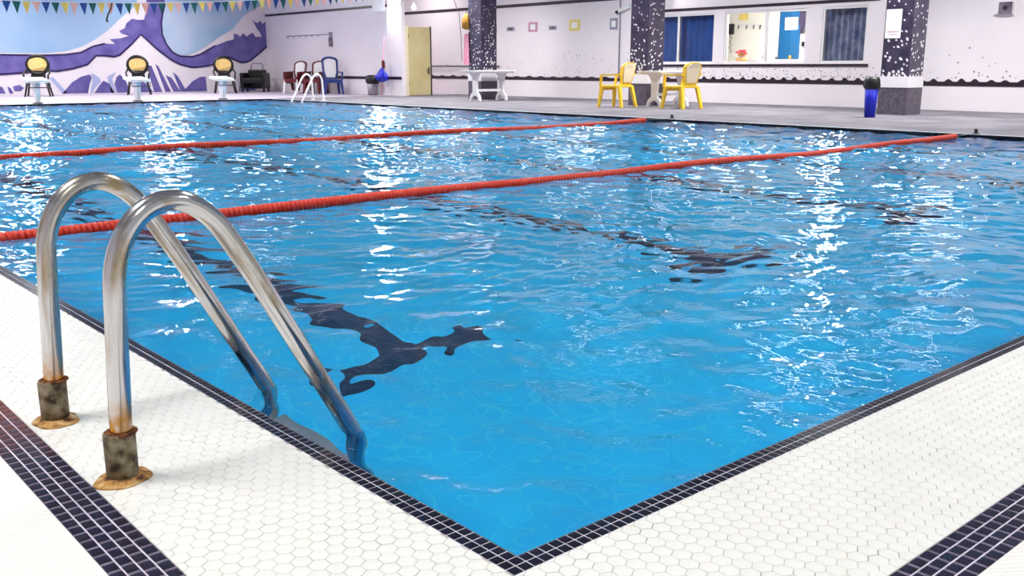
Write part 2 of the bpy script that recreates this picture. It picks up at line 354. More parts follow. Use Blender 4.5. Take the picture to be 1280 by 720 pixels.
hv, hf = hex_geo(0, 0); hb = MB(); hb.add(hv, hf); hexme = hb.mesh('hex_tile', M['hex'])
for k, (x, y) in enumerate(cells[:300]):
    link('hex_tile', hexme, floor, loc=(x, y, random.uniform(-0.0003, 0.0003)))
hb = MB()
for (x, y) in cells[300:]:
    a, b = hex_geo(x, y, random.uniform(-0.0003, 0.0003)); hb.add(a, b)
hb.build('hex_tile_field', M['hex'], floor, kind='stuff')
hb = MB()
for pc in cuts: hb.prism(pc, lambda u, v, w: (u, v, -0.0022 + w), 0.0022)
hb.build('cut_tile_field', M['hex'], floor, kind='stuff')
# mosaic tiles: pool edge (2 rows) and deck strips (4 rows)
def tile_me(name, sx, sy, m, h=0.0024):
    b = MB(); b.add([(x * sx / 2, y * sy / 2, -h) for x, y in ((-1, -1), (1, -1), (1, 1), (-1, 1))] + [(x * (sx / 2 - 0.0006), y * (sy / 2 - 0.0006), 0) for x, y in ((-1, -1), (1, -1), (1, 1), (-1, 1))],
        [(4, 5, 6, 7), (0, 1, 5, 4), (1, 2, 6, 5), (2, 3, 7, 6), (3, 0, 4, 7)]); return b.mesh(name, m)
def lay(tiles, me, name, parent, n_parts=300):
    tiles.sort(key=lambda t: ((0 if visible(t[:3]) else 1), (t[0] - CAM.x) ** 2 + (t[1] - CAM.y) ** 2))
    for x, y, z, rz, tilt in tiles[:n_parts]:
        o = link(name, me, parent, loc=(x, y, z)); o.rotation_euler = (tilt if rz == 0 else 0, -tilt if rz else 0, 0)
        if rz: o.rotation_euler = (0, -tilt, rz) if False else (0, tilt, 0)
    vs = np.array([v.co[:] for v in me.vertices]); fs = [list(p.vertices) for p in me.polygons]; b = MB()
    for x, y, z, rz, tilt in tiles[n_parts:]:
        b.add(vs + np.array((x, y, z)), fs)
    b.build(name + '_field', me.materials[0], parent, kind='stuff')
TP = 0.0228
cb = MB()   # coping bed under the edge mosaic, sloping slightly to the water
cb.box(B0, B2, B0, POOL_Y, -0.2, -0.0009); cb.box(B2, POOL_X, B0, B2, -0.2, -0.0009)
coping = tag(cb.build('pool_coping', M['whitegrout']), 'dark mosaic pool edge running round the near corner', 'pool edge', kind='structure')
et = []
for row, d in enumerate(((B0 + B1) / 2, (B1 + B2) / 2)):
    z = 0.0
    n = int(POOL_Y / TP)
    for i in range(n): et.append((d, B0 + TP * (i + 0.5), z, 0, 0.0))
    for i in range(2, int(POOL_X / TP)): et.append((B0 + TP * (i + 0.5), d, z, 0, 0.0))
lay(et, tile_me('mosaic_tile', 0.0202, 0.0202, M['navy']), 'mosaic_tile', coping)
for args in ((B2, 0.3, 0), ):
    pass
fc = MB(); fc.box(B2, B2 + 0.004, B2, POOL_Y, -0.2, -0.003); fc.box(B2, POOL_X, B2, B2 + 0.004, -0.2, -0.003)
fc.box(POOL_X - 0.004, POOL_X, B2, POOL_Y, -0.14, -0.004); fc.box(B2, POOL_X, POOL_Y - 0.004, POOL_Y, -0.14, -0.004)
fc.build('waterline_band', M['navy'], coping)
wl = MB(); wl.box(POOL_X, POOL_X + 0.05, B2, POOL_Y, -0.01, 0.004); wl.box(B2, POOL_X, POOL_Y, POOL_Y + 0.05, -0.01, 0.004)
wl.build('pale_lip', M['whiteflat'], coping)

sb = MB(); sb.box(ST0, ST1, ST0, POOL_Y, -0.01, -0.0010); sb.box(ST1, POOL_X, ST0, ST1, -0.01, -0.0010); sb.build('strip_grout', M['stripbed'], floor)
SP = 0.0345; SR = (ST1 - ST0) / 4
for r in range(1, 4):
    c = ST0 + SR * r
    jb = MB(); jb.box(c - 0.0014, c + 0.0014, ST0 + SR * r, POOL_Y, -0.001, 0.0); jb.build('strip_joint', M['joint'], floor)
    jb = MB(); jb.box(ST0 + SR * r, POOL_X, c - 0.0014, c + 0.0014, -0.001, 0.0); jb.build('strip_joint', M['joint'], floor)
ty = tile_me('strip_tile', SR - 0.0028, SP - 0.0095, M['navyrust'], 0.0012); tx = tile_me('strip_tile', SP - 0.0095, SR - 0.0028, M['navyrust'], 0.0012)
st = []; st2 = []
for r in range(4):
    c = ST0 + SR * (r + 0.5)
    off = (0.0, 0.3, 0.1, 0.5)[r] * SP
    for i in range(int(POOL_Y / SP)): st.append((c, ST0 + SP * (i + 0.5) + off, 0.0003, 0, 0))
    for i in range(int((POOL_X - ST1) / SP) - 1): st2.append((ST1 + SP * (i + 0.5) + off, c, 0.0003, 0, 0))
lay(st, ty, 'strip_tile', floor, 150); lay(st2, tx, 'strip_tile', floor, 150)

# ------------------------------------------------------------------ pool basin and lane marks
pb = MB(); Z = WATER_Z - POOL_D
pb.add([(0.02, 0.02, Z), (POOL_X, 0.02, Z), (POOL_X, POOL_Y, Z), (0.02, POOL_Y, Z)], [(0, 1, 2, 3)])
pb.box(-0.1, B2 - 0.002, -0.1, POOL_Y + 0.1, Z - 0.1, -0.14); pb.box(B2, POOL_X + 0.1, -0.1, B2 - 0.002, Z - 0.1, -0.14)
pb.box(POOL_X - 0.003, POOL_X + 0.1, B2, POOL_Y, Z - 0.1, -0.13); pb.box(B2, POOL_X, POOL_Y - 0.003, POOL_Y + 0.1, Z - 0.1, -0.13)
basin = tag(pb.build('pool_basin', M['poolfloor']), 'bright blue tiled pool floor and walls under the water', 'pool', kind='structure')
LANES = [1.38, 3.66, 5.90, 8.05, 10.20]
for x in LANES:
    b = MB(); w = 0.088; y1 = POOL_Y - 2.0
    b.prism([(x - w, 2.36), (x - 0.42, 2.36), (x - 0.42, 2.18), (x + 0.42, 2.18), (x + 0.42, 2.36), (x + w, 2.36), (x + w, y1), (x + 0.45, y1), (x + 0.45, y1 + 0.25), (x - 0.45, y1 + 0.25), (x - 0.45, y1), (x - w, y1)], lambda u, v, t: (u, v, Z + t), 0.004)
    b.build('lane_mark', M['mark'], basin)

# ------------------------------------------------------------------ water
def wave_height(xx, yy, sp):
    h = np.zeros_like(xx); r = np.random.default_rng(21)
    wx = 0.18 * np.sin(0.9 * xx + 1.3 * yy) + 0.12 * np.sin(2.1 * yy - 1.1 * xx + 1.0); wy = 0.18 * np.sin(1.2 * xx - 0.7 * yy + 2.0) + 0.1 * np.sin(1.7 * xx + 1.9 * yy)
    x = xx + wx; y = yy + wy
    for i in range(90):
        lam = 0.085 * (1.9 / 0.085) ** (r.random() ** 1.45); th = r.normal(0.9, 1.0) + (PI if r.random() < 0.4 else 0)
        k = 2 * PI / lam; slope = 0.024 if lam < 0.35 else (0.015 if lam < 0.8 else 0.005)
        a = slope / k * (0.5 + r.random())
        att = np.clip((lam / sp - 2.0) / 2.0, 0, 1)
        ph = k * (x * math.cos(th) + y * math.sin(th)) + r.random() * 2 * PI
        mod = 0.65 + 0.35 * np.sin(r.uniform(0.6, 2.2) * x + r.uniform(0.6, 2.2) * y + r.random() * 6)
        h += a * att * mod * np.sin(ph)
    d = np.clip(np.hypot(xx, yy) / 11.0, 0, 1)
    return h * (0.74 + 1.0 * d * d * (3 - 2 * d))
def axis(L0, L1, a, b):
    t = [L0]
    while t[-1] < L1: t.append(t[-1] + a + b * t[-1])
    t = np.array(t); return L0 + (t - L0) * (L1 - L0) / (t[-1] - L0)
gx = axis(B2 - 0.001, POOL_X, 0.011, 0.0018); gy = axis(B2 - 0.001, POOL_Y, 0.011, 0.0018)
xx, yy = np.meshgrid(gx, gy); dsp = np.maximum(0.011 + 0.0018 * xx, 0.011 + 0.0018 * yy)
hh = WATER_Z + wave_height(xx, yy, dsp)
co = np.stack([xx, yy, hh], -1).reshape(-1, 3).astype(np.float32); nx, ny = len(gx), len(gy)
idx = np.arange(nx * ny).reshape(ny, nx); q = np.stack([idx[:-1, :-1], idx[:-1, 1:], idx[1:, 1:], idx[1:, :-1]], -1).reshape(-1, 4)
wme = bpy.data.meshes.new('pool_water'); wme.vertices.add(len(co)); wme.vertices.foreach_set('co', co.ravel())
wme.loops.add(q.size); wme.loops.foreach_set('vertex_index', q.ravel().astype(np.int32)); wme.polygons.add(len(q))
wme.polygons.foreach_set('loop_start', np.arange(0, q.size, 4, dtype=np.int32)); wme.polygons.foreach_set('loop_total', np.full(len(q), 4, np.int32))
wme.update(calc_edges=True); wme.polygons.foreach_set('use_smooth', np.ones(len(q), bool)); wme.materials.append(M['water']); wme.validate()
water = tag(link('pool_water', wme), 'rippled clear blue water filling the swimming pool', 'water', kind='structure')
water.cycles.is_caustics_caster = True; basin.cycles.is_caustics_receiver = True
for o in basin.children: o.cycles.is_caustics_receiver = True

# ------------------------------------------------------------------ walls, ceiling
RW = 17.5; NW = 15.1; MW = 30.0
W1, W2, W3 = (12.98, 14.95), (10.60, 12.71), (9.23, 10.24); WZ0, WZ1 = 0.885, 2.01
wb = MB()
wb.box(RW, RW + 0.15, Y0, MW, 0, WZ0); wb.box(RW, RW + 0.15, Y0, MW, WZ1, CEIL)
for a, b_ in ((Y0, W3[0]), (W3[1], W2[0]), (W2[1], W1[0]), (W1[1], MW)): wb.box(RW, RW + 0.15, a, b_, WZ0, WZ1)
wall_r = tag(wb.build('wall_right', M['wall']), 'long white tiled wall with windows behind the columns', 'wall', kind='structure')
mb = MB(); mb.box(X0, RW + 0.15, MW, MW + 0.15, 0, CEIL)
wall_b = tag(mb.build('wall_back', M['wall']), 'pale end wall carrying the wave mural', 'wall', kind='structure')
nb = MB(); nb.box(NW, NW + 0.12, 22.0, MW, 0, CEIL); nb.box(NW, NW + 0.12, 21.96, 22.0, 0, CEIL)
wall_n = tag(nb.build('wall_corner', M['wall']), 'white wall section between the mural and the cream door', 'wall', kind='structure')
lb = MB(); lb.box(X0 - 0.15, X0, Y0, MW + 0.15, 0, CEIL)
tag(lb.build('wall_left', M['wall']), 'plain white side wall beside the pool deck', 'wall', kind='structure')
cbm = MB(); cbm.box(X0 - 0.15, RW + 3.2, Y0, MW + 0.15, CEIL, CEIL + 0.15)
tag(cbm.build('ceiling', M['ceiling']), 'pale flat ceiling over the pool hall', 'ceiling', kind='structure')

def ystrip(X, y0, y1, z0, z1, t=0.012): b = MB(); b.box(X - t, X, y0, y1, z0, z1); return b
ystrip(RW, 15.1, MW, 2.43, 2.51).build('upper_dark_band', M['dark'], wall_r)
ystrip(RW, 9.0, 15.1, 2.08, 2.14).build('window_head_band', M['dark'], wall_r)
ystrip(RW, 9.15, 15.1, 0.815, 0.865, 0.03).build('window_sill_band', M['dark'], wall_r)
def crest(X, ya, yb, step, hgt):
    b = ystrip(X, ya, yb, 0.455, 0.535)
    y = ya + step * 0.3
    while y < yb - step:
        k = hgt * random.uniform(0.7, 1.2); w = step * 0.28
        b.add([(X - 0.010, y - w, 0.535), (X - 0.010, y + w * 1.2, 0.535), (X - 0.010, y + w * 0.4, 0.535 + k), (X - 0.010, y - w * 0.1, 0.535 + k)], [(0, 1, 2, 3)])
        y += step * random.uniform(0.85, 1.15)
    return b
crest(RW, 0, 16.2, 0.27, 0.05).build('wave_band', M['dark'], wall_r)
crest(RW, 16.2, MW, 0.5, 0.03).build('wave_band', M['dark'], wall_r)
ystrip(NW, 22.0, 27.0, 0.455, 0.535).build('lower_dark_band', M['dark'], wall_n)
ystrip(NW, 22.0, MW - 0.02, 2.47, 2.54).build('upper_dark_band', M['dark'], wall_n)
fk = MB()
def fleck_wall(y0, y1, z0, z1, n, s):
    for _ in range(n):
        y = random.uniform(y0, y1); z = z0 + (z1 - z0) * random.random() ** 1.9; a = random.uniform(0.5, 1.0) * s; r = random.random() * 3
        fk.add([(RW - 0.004, y + a * math.cos(r + PI / 2 * i) * 0.7, z + a * math.sin(r + PI / 2 * i)) for i in range(4)], [(0, 1, 2, 3)])
fleck_wall(15.4, 22, 0.58, 1.28, 110, 0.022); fleck_wall(3.5, 9.0, 0.60, 1.15, 90, 0.024); fleck_wall(9.0, 15.3, 0.58, 0.80, 240, 0.02); fleck_wall(22, 26, 0.58, 1.2, 20, 0.02)
fk.build('mosaic_fleck', M['fleck'], wall_r, kind='stuff')

# ------------------------------------------------------------------ mural (flat painting on the end wall)
mural = thing('wave_mural', 'blue and violet wave mural painted on the end wall', 'mural', (0, MW, 0))
def paint(name, pts, m, layer, parent=mural):
    P = [onY(x, y, MW) for x, y in pts]; t = 0.004 * (layer + 1)
    b = MB(); b.prism([(p.x, max(0.03, p.z)) for p in P], lambda u, v, w: (u, -w, v), t); return b.build(name, m, parent)
def stroke(name, pts, w, m, layer, parent=mural):
    P = [onY(x, y, MW) for x, y in pts]; b = MB(); t = 0.004 * (layer + 1)
    Q = [Vector((p.x, p.z)) for p in P]; n = len(Q); vs = []
    for i in range(n):
        d = (Q[min(i + 1, n - 1)] - Q[max(i - 1, 0)]).normalized(); nn = Vector((-d.y, d.x)) * w / 2
        vs += [(Q[i].x + nn.x, -t, Q[i].y + nn.y), (Q[i].x - nn.x, -t, Q[i].y - nn.y)]
    b.add(vs, [(2 * i, 2 * i + 1, 2 * i + 3, 2 * i + 2) for i in range(n - 1)]); return b.build(name, m, parent)
paint('painted_sky', [(-190, -60), (172, -60), (171, 5), (160, 15), (150, 23), (135, 38), (118, 50), (105, 57), (85, 63.5), (60, 66.5), (0, 66), (-190, 66)], M['m_sky'], 0)
upper = [(-190, 68), (0, 68.3), (40, 69), (56, 69), (81, 68.3), (101, 65.6), (116, 58), (131, 54.4), (144, 55), (140, 51.5), (137, 49), (150, 48), (161, 45), (152, 42), (149, 38.5), (156, 35), (158, 29), (165, 23.4), (173, 25), (180, 24.4), (183, 13), (182, -60)]
bowl = [(207, -60), (206, 5), (203, 17), (201.5, 28), (202.5, 43), (208, 56), (215.6, 65.6), (225, 70.3), (240, 71), (250, 68), (269, 57), (284, 51), (292, 50), (292, 42), (297, 43), (300, 46), (304, 41.6), (308, 46), (312, 43), (315.6, 41), (319, 46), (327, 46), (325, 41), (321, 35.6), (315.6, 25), (321, 29), (325, 26), (328, 30), (335.5, 24.4)]
lower = [(335.5, 56), (325, 65.6), (312, 76), (306, 78), (300.6, 78), (291, 74), (285, 71), (281, 74), (276, 79), (257.5, 82.5), (246, 84), (239, 84), (225, 80.6), (214, 75), (197, 62), (176, 43), (165, 54.4), (150, 68.4), (142.5, 71), (131, 69.6), (120, 69.4), (109, 80.6), (90, 86), (71, 89), (54, 88), (30, 91), (0, 93), (-190, 95)]
k = 19
paint('painted_wave', upper + bowl[:k] + [(284, 71), (276, 79)] + lower[8:], M['m_purple'], 1)
paint('painted_wave', [(276, 55)] + bowl[15:] + lower[:9], M['m_deep'], 2)
paint('painted_sky_bowl', [(207.5, -60), (206.5, 5), (204.5, 17), (203, 28), (204, 43), (209, 55), (216, 64), (225, 68.5), (232, 69), (244, 65), (257.5, 58), (272, 47), (291, 36), (304, 20), (323, 8), (335, 3), (336, -60)], M['m_sky2'], 3)
stroke('painted_outline', [(-190, 96)] + lower[::-1], 0.055, M['m_line'], 4)
stroke('painted_outline', [(-190, 67.5)] + upper[1:8], 0.045, M['m_line'], 4)
stroke('painted_outline', bowl[1:11], 0.05, M['m_line'], 4)
for pts, mm in (
    ([(78, 117), (84, 110), (90, 103), (101, 96), (112, 93), (115, 97), (112, 105), (110, 117)], 'm_deep'),
    ([(113, 117), (116, 98), (114, 91), (124, 97), (126, 102), (118, 111), (116, 117)], 'm_ice'),
    ([(118, 117), (124, 107), (129, 101), (136, 104), (143, 117)], 'm_deep'),
    ([(134, 96), (145, 90), (140, 99), (146, 117), (139, 117), (137, 106)], 'm_ice'),
    ([(146, 96), (150, 93), (157, 101), (163, 117), (147, 117), (143, 105)], 'm_deep'),
    ([(183, 82), (189, 82), (203, 117), (193, 117)], 'm_deep'), ([(194, 80), (198, 83), (214, 117), (207, 117)], 'm_deep'),
    ([(207, 94), (214, 97), (226, 117), (217, 117)], 'm_deep'), ([(176, 100), (182, 104), (192, 117), (176, 117)], 'm_deep'),
    ([(216, 90), (222, 95), (232, 112), (231, 117), (226, 117)], 'm_deep'), ([(229, 117), (240, 102), (250, 96), (257, 96), (259, 117)], 'm_deep'),
    ([(297, 97), (303, 95), (312, 100), (318, 107), (320, 117), (303, 117), (299, 106)], 'm_deep'),
    ([(62, 98), (66, 96), (84, 116), (78, 117)], 'm_ice'), ([(0, 108), (3, 109), (7, 117), (-6, 117)], 'm_deep'), ([(9, 108), (13, 110), (17, 117), (12, 117)], 'm_deep'), ([(-60, 100), (-20, 104), (-10, 117), (-80, 117)], 'm_deep'),
    ([(16, 108), (24, 106), (30, 110), (26, 114), (18, 114)], 'm_purple')):
    paint('painted_splash', pts, M[mm], 1)

# ------------------------------------------------------------------ columns
def make_column(x, y, label):
    s = 0.5; c = thing('column', label, 'column', (x, y, 0), group='mosaic columns along the far walkway', kind='structure')
    b = MB(); b.box(-0.012, s + 0.012, -0.012, s + 0.012, 0, 0.46); b.build('plinth', M['colbase'], c)
    b = MB(); b.box(-0.018, s + 0.018, -0.018, s + 0.018, 0.46, 0.645); b.build('white_band', M['whiteflat'], c)
    b = MB(); b.box(0, s, 0, s, 0.645, 2.45 if y > 15 else CEIL); b.build('shaft', M['colshaft'], c)
    if y > 15: b = MB(); b.box(0, s, 0, s, 2.45, CEIL); b.build('shaft_top', M['whiteflat'], c)
    b = MB(); top = 2.4 if y > 15 else 3.0
    for face in (0, 1, 2, 3):
        pts = []
        for _ in range(900):
            if len(pts) > 66: break
            u = random.uniform(0.03, 0.47); z = 0.68 + (top - 0.7) * random.random() ** 1.5
            if all((u - p[0]) ** 2 + (z - p[1]) ** 2 > 0.05 ** 2 for p in pts): pts.append((u, z))
        for u, z in pts:
            dens = 1 - (z - 0.68) / (top - 0.7); a = (0.008 + 0.013 * dens) * random.uniform(0.7, 1.3); e = random.uniform(1.0, 1.9); r = random.uniform(0.3, 1.3); n = 6
            P = []
            for i in range(n):
                t = 2 * PI * i / n; du = a * math.cos(t); dv = a * e * math.sin(t)
                P.append((u + du * math.cos(r) + dv * math.sin(r), z - du * math.sin(r) + dv * math.cos(r)))
            fn = (lambda U, V: (U, -0.003, V), lambda U, V: (-0.003, U, V), lambda U, V: (U, s + 0.003, V), lambda U, V: (s + 0.003, U, V))[face]
            b.add([fn(U, V) for U, V in P], [tuple(range(n))])
        for i in range(5):
            u = 0.05 + 0.1 * i; fn = (lambda U, V: (U, -0.003, V), lambda U, V: (-0.003, U, V), lambda U, V: (U, s + 0.003, V), lambda U, V: (s + 0.003, U, V))[face]
            b.add([fn(u - 0.03, 0.64), fn(u + 0.03, 0.64), fn(u + 0.02, 0.70)], [(0, 1, 2)])
    b.build('mosaic_fleck', M['whiteflat'], c, kind='stuff')
    return c
c1 = onZ(602, 124.7); c2 = onZ(808, 132.2); c3 = onZ(1131, 144)
make_column(c1.x, c1.y, 'dark flecked mosaic column beside the pink towel, the farthest from the camera')
make_column(c2.x, c2.y, 'dark flecked mosaic column behind the yellow chairs and white table')
make_column(c3.x, c3.y, 'dark flecked mosaic column with a white paper notice and blue bin beside it')
nt = thing('paper_notice', 'white paper notice stuck on the mosaic column above the blue bin', 'notice', (c3.x - 0.006, c3.y + 0.22, 1.28))
b = MB(); b.box(-0.003, 0, -0.02, 0.26, 0, 0.48); b.build('sheet', M['paper'], nt)
b = MB(); b.box(-0.005, -0.003, 0.02, 0.22, 0.10, 0.115); b.box(-0.005, -0.003, 0.04, 0.20, 0.06, 0.07); b.build('print_line', M['pinksign'], nt)

# ------------------------------------------------------------------ windows and the office behind
def window(i, yr, mull, label):
    w = thing('window_%d' % i, label, 'window', (RW, 0, 0), kind='structure'); t = 0.045; b = MB()
    y0, y1 = yr
    b.box(0.02, 0.10, y0, y1, WZ0, WZ0 + t); b.box(0.02, 0.10, y0, y1, WZ1 - t, WZ1); b.box(0.02, 0.10, y0, y0 + t, WZ0 + t, WZ1 - t); b.box(0.02, 0.10, y1 - t, y1, WZ0 + t, WZ1 - t)
    b.build('window_frame', M['white'], w)
    ed = [y0 + t] + mull + [y1 - t]
    for mm in mull: q = MB(); q.box(0.025, 0.095, mm - 0.03, mm + 0.03, WZ0 + t, WZ1 - t); q.build('mullion', M['white'], w)
    for a, c in zip(ed[:-1], ed[1:]): q = MB(); q.box(0.058, 0.062, a, c, WZ0 + t, WZ1 - t); q.build('pane', M['glass'], w)
    return w
window(1, W1, [14.05], 'window filled by a deep blue curtain beside the middle column')
window(2, W2, [11.62], 'window looking into the bright office with flowers')
window(3, W3, [], 'window with slate striped drape next to the column with a notice')
def pleats(name, m, y0, y1, z0, z1, X, n, amp, label, cat):
    b = MB(); N_ = n * 8; vs = []
    for i in range(N_ + 1):
        y = y0 + (y1 - y0) * i / N_; x = X + amp * math.sin(2 * PI * n * i / N_)
        vs += [(x, y, z0), (x, y, z1)]
    k = len(vs); vs += [(x + 0.006, y, z) for x, y, z in vs]
    fs = [(2 * i, 2 * i + 2, 2 * i + 3, 2 * i + 1) for i in range(N_)] + [(k + 2 * i, k + 2 * i + 1, k + 2 * i + 3, k + 2 * i + 2) for i in range(N_)]
    b.add(vs, fs); return tag(b.build(name, m, None, True), label, cat)
pleats('curtain', M['curtain'], 13.0, 15.0, 0.8, 2.1, RW + 0.22, 11, 0.025, 'deep blue curtain closed behind the window beside the middle column', 'curtain')
pleats('curtain', M['drape'], 9.1, 10.35, 0.8, 2.1, RW + 0.24, 9, 0.05, 'slate grey pleated drape behind the window next to the notice', 'curtain')
of = MB(); OX = 19.9
of.box(OX, OX + 0.1, 8.6, 15.6, 0, 2.7); of.box(RW + 0.15, OX, 8.5, 8.6, 0, 2.7); of.box(RW + 0.15, OX, 15.6, 15.7, 0, 2.7); of.box(RW + 0.15, OX, 8.6, 15.6, 2.6, 2.7); of.box(RW + 0.15, OX, 8.6, 15.6, -0.05, 0.0)
tag(of.build('wall_office', M['office']), 'bright cream office walls seen through the window', 'wall', kind='structure')
ol = thing('added_office_lamp', 'unseen flat white lamp added to brighten the office behind the window wall', 'lamp', (18.7, 11.6, 2.5))  # unseen lamp, added to make the office bright
b = MB(); b.box(-0.3, 0.3, -0.6, 0.6, 0.02, 0.1); b.build('housing', M['white'], ol); b = MB(); b.box(-0.27, 0.27, -0.57, 0.57, 0.005, 0.02); b.build('diffuser', M['glow'], ol)
area_light('office_fill', (0, 0, -0.002), (0, 0, 0), 0.5, 1.1, 105, (1.0, 0.98, 0.94), ol)
def pbox(px0, py0, px1, py1, X, d):   # box on plane X spanning the two picture corners
    a = onX(px0, py0, X); c = onX(px1, py1, X); return (X - d, X, min(a.y, c.y), max(a.y, c.y), min(a.z, c.z), max(a.z, c.z))
dr = thing('office_door', 'blue office door with a white sheet on it seen through the window', 'door', (0, 0, 0))
q = pbox(977, 15, 998.5, 75, OX, 0.05); b = MB(); b.box(q[0], q[1], q[2], q[3], 0.02, q[5]); b.build('door_leaf', M['bluedoor'], dr)
q = pbox(982, 22, 997, 37, OX - 0.05, 0.008); b = MB(); b.box(*q); b.build('door_sheet', M['paper'], dr)
q = pbox(912, 30, 918, 43, OX, 0.08)
tel = thing('wall_telephone', 'black telephone handset hanging on the office wall', 'telephone', (0, 0, 0)); b = MB(); b.bbox(*q, 0.02); b.build('handset', M['black'], tel)
cq = onX(914, 43, OX - 0.03); b = MB(); b.tube([(cq.x, cq.y + 0.03 * math.sin(i * 1.5), cq.z - 0.035 * i) for i in range(14)], 0.008, 6); b.build('cord', M['cable'], tel)
q = pbox(925, 15, 935, 25, OX, 0.02); b = MB(); b.box(*q); tag(b.build('yellow_poster', M['yellowsign']), 'small yellow poster high on the office wall', 'poster')
hr = thing('key_hook_rail', 'row of small grey hooks on the office wall', 'hooks', (0, 0, 0)); q = pbox(922, 31, 951, 32, OX, 0.015); b = MB(); b.box(*q); b.build('rail', M['white'], hr)
for px_ in (923, 933, 942, 950):
    p = onX(px_, 33, OX - 0.03); b = MB(); b.tube([(p.x + 0.03, p.y, p.z + 0.03), (p.x, p.y, p.z), (p.x, p.y, p.z - 0.06)], 0.016, 6); b.build('hook', M['cable'], hr)
# flower basket on the sill inside the office
fb = thing('flower_basket', 'straw basket of red flowers standing inside the office window', 'flowers', (18.05, onX(927, 70, 18.05).y, 0.88))
b = MB(); b.lathe([(0.09, 0.0), (0.13, 0.08), (0.14, 0.13), (0.12, 0.13)], n=14); b.build('basket', M['straw'], fb, True)
for i in range(9):
    a = i * 2.4; r = 0.03 + 0.012 * i; zc = 0.19 + 0.03 * ((i * 5) % 4); cx, cy = r * math.cos(a), r * math.sin(a); b = MB()
    b.cyl((cx * 0.5, cy * 0.5, 0.1), (cx, cy, zc), 0.006, n=5)
    b.lathe([(0.01, zc - 0.02), (0.045, zc), (0.05, zc + 0.02), (0.02, zc + 0.035)], (cx, cy), 7, lambda i_, j_: 0.25 * (j_ % 2)); b.build('flower', M['red'] if i % 4 else M['ochre'], fb)
dk = thing('office_desk', 'white office desk with small items below the blue door', 'desk', (18.7, 11.9, 0.005))
b = MB(); b.box(-0.35, 0.35, -0.9, 0.75, 0.93, 0.97); b.build('desk_top', M['white'], dk)
for sx in (-0.3, 0.3):
    for sy in (-0.85, 0.7): b = MB(); b.box(sx - 0.02, sx + 0.02, sy - 0.02, sy + 0.02, 0, 0.93); b.build('leg', M['white'], dk)
b = MB(); b.box(-0.34, 0.34, -0.85, 0.7, 0.5, 0.93); b.build('modesty_panel', M['whiteflat'], dk)
for i, (dy, hgt, mm) in enumerate(((0.45, 0.10, 'greysign'), (0.1, 0.07, 'cable'), (-0.25, 0.09, 'ochre'))):
    b = MB(); b.lathe([(0.03, 0), (0.035, hgt * 0.6), (0.02, hgt)], n=10); o = b.build(('desk_cup', 'stapler', 'pencil_pot')[i], M[mm], None, True); o.location = (18.55, 11.9 + dy, 0.97)
    tag(o, ('grey cup on the office desk behind the window', 'dark stapler in the middle of the office desk', 'brown pencil pot on the desk nearest the blue door')[i], ('cup', 'stapler', 'pot')[i])
hb_ = thing('hanging_coat', 'dark coat hanging beside the blue office door', 'coat', (0, 0, 0)); q = pbox(1002.6, 14, 1008, 42, OX - 0.06, 0.08)
b = MB(); b.prism([(q[2], q[5]), (q[3], q[5]), (q[3] + 0.02, q[4] + 0.3), (q[3] - 0.05, q[4]), (q[2] + 0.05, q[4]), (q[2], q[4] + 0.2)], lambda u, v, w: (q[0] + w, u, v), 0.08); b.build('coat_body', M['colshaft'], hb_)
b = MB(); b.tube([(OX, (q[2] + q[3]) / 2, q[5] + 0.04), (OX - 0.09, (q[2] + q[3]) / 2, q[5] + 0.04), (OX - 0.09, (q[2] + q[3]) / 2, q[5] - 0.02)], 0.012, 6); b.build('hook', M['cable'], hb_)
q = pbox(1003, 52, 1007, 58, OX - 0.01, 0.05); b = MB(); b.bbox(*q, 0.015); tag(b.build('wall_phone_box', M['black']), 'small black box on the office wall under the coat', 'box')

# ------------------------------------------------------------------ door by the corner wall
d1 = thing('door_1', 'cream door standing open at the end of the white corner wall', 'door', (15.2, 22.12, 0), kind='structure')
b = MB(); b.box(0.0, 0.24, 0.0, 0.10, 0, 1.96); b.build('door_jamb', M['jamb'], d1)
b = MB(); b.bbox(0.26, 1.02, 0.02, 0.065, 0.01, 1.92, 0.006); lf = b.build('door_leaf', M['doorc'], d1)
b = MB(); b.cyl((0.95, 0.02, 0.72), (0.95, -0.05, 0.72), 0.012, n=8); b.bar((0.95, -0.05, 0.72), (0.83, -0.05, 0.72), 0.02, 0.025); b.box(0.93, 0.98, 0.012, 0.02, 0.6, 0.8); b.build('door_handle', M['cable'], lf)
b = MB(); b.box(1.02, 1.07, 0.02, 0.08, 0, 1.94); b.build('edge_shade', M['cable'], d1)  # dark strip stands in for the shade line beside the leaf
for z in (0.3, 1.6): b = MB(); b.cyl((0.25, 0.01, z), (0.25, 0.01, z + 0.1), 0.014, n=8); b.build('hinge', M['cable'], d1)
b = MB(); b.tube([(RW - 0.05, 26.0, 0.83), (RW - 0.05, 22.0, 0.83), (RW - 0.05, 20.5, 0.83)], 0.018, 8); pr = tag(b.build('wall_rail', M['cable']), 'thin grey rail on the wall to the right of the cream door', 'rail')

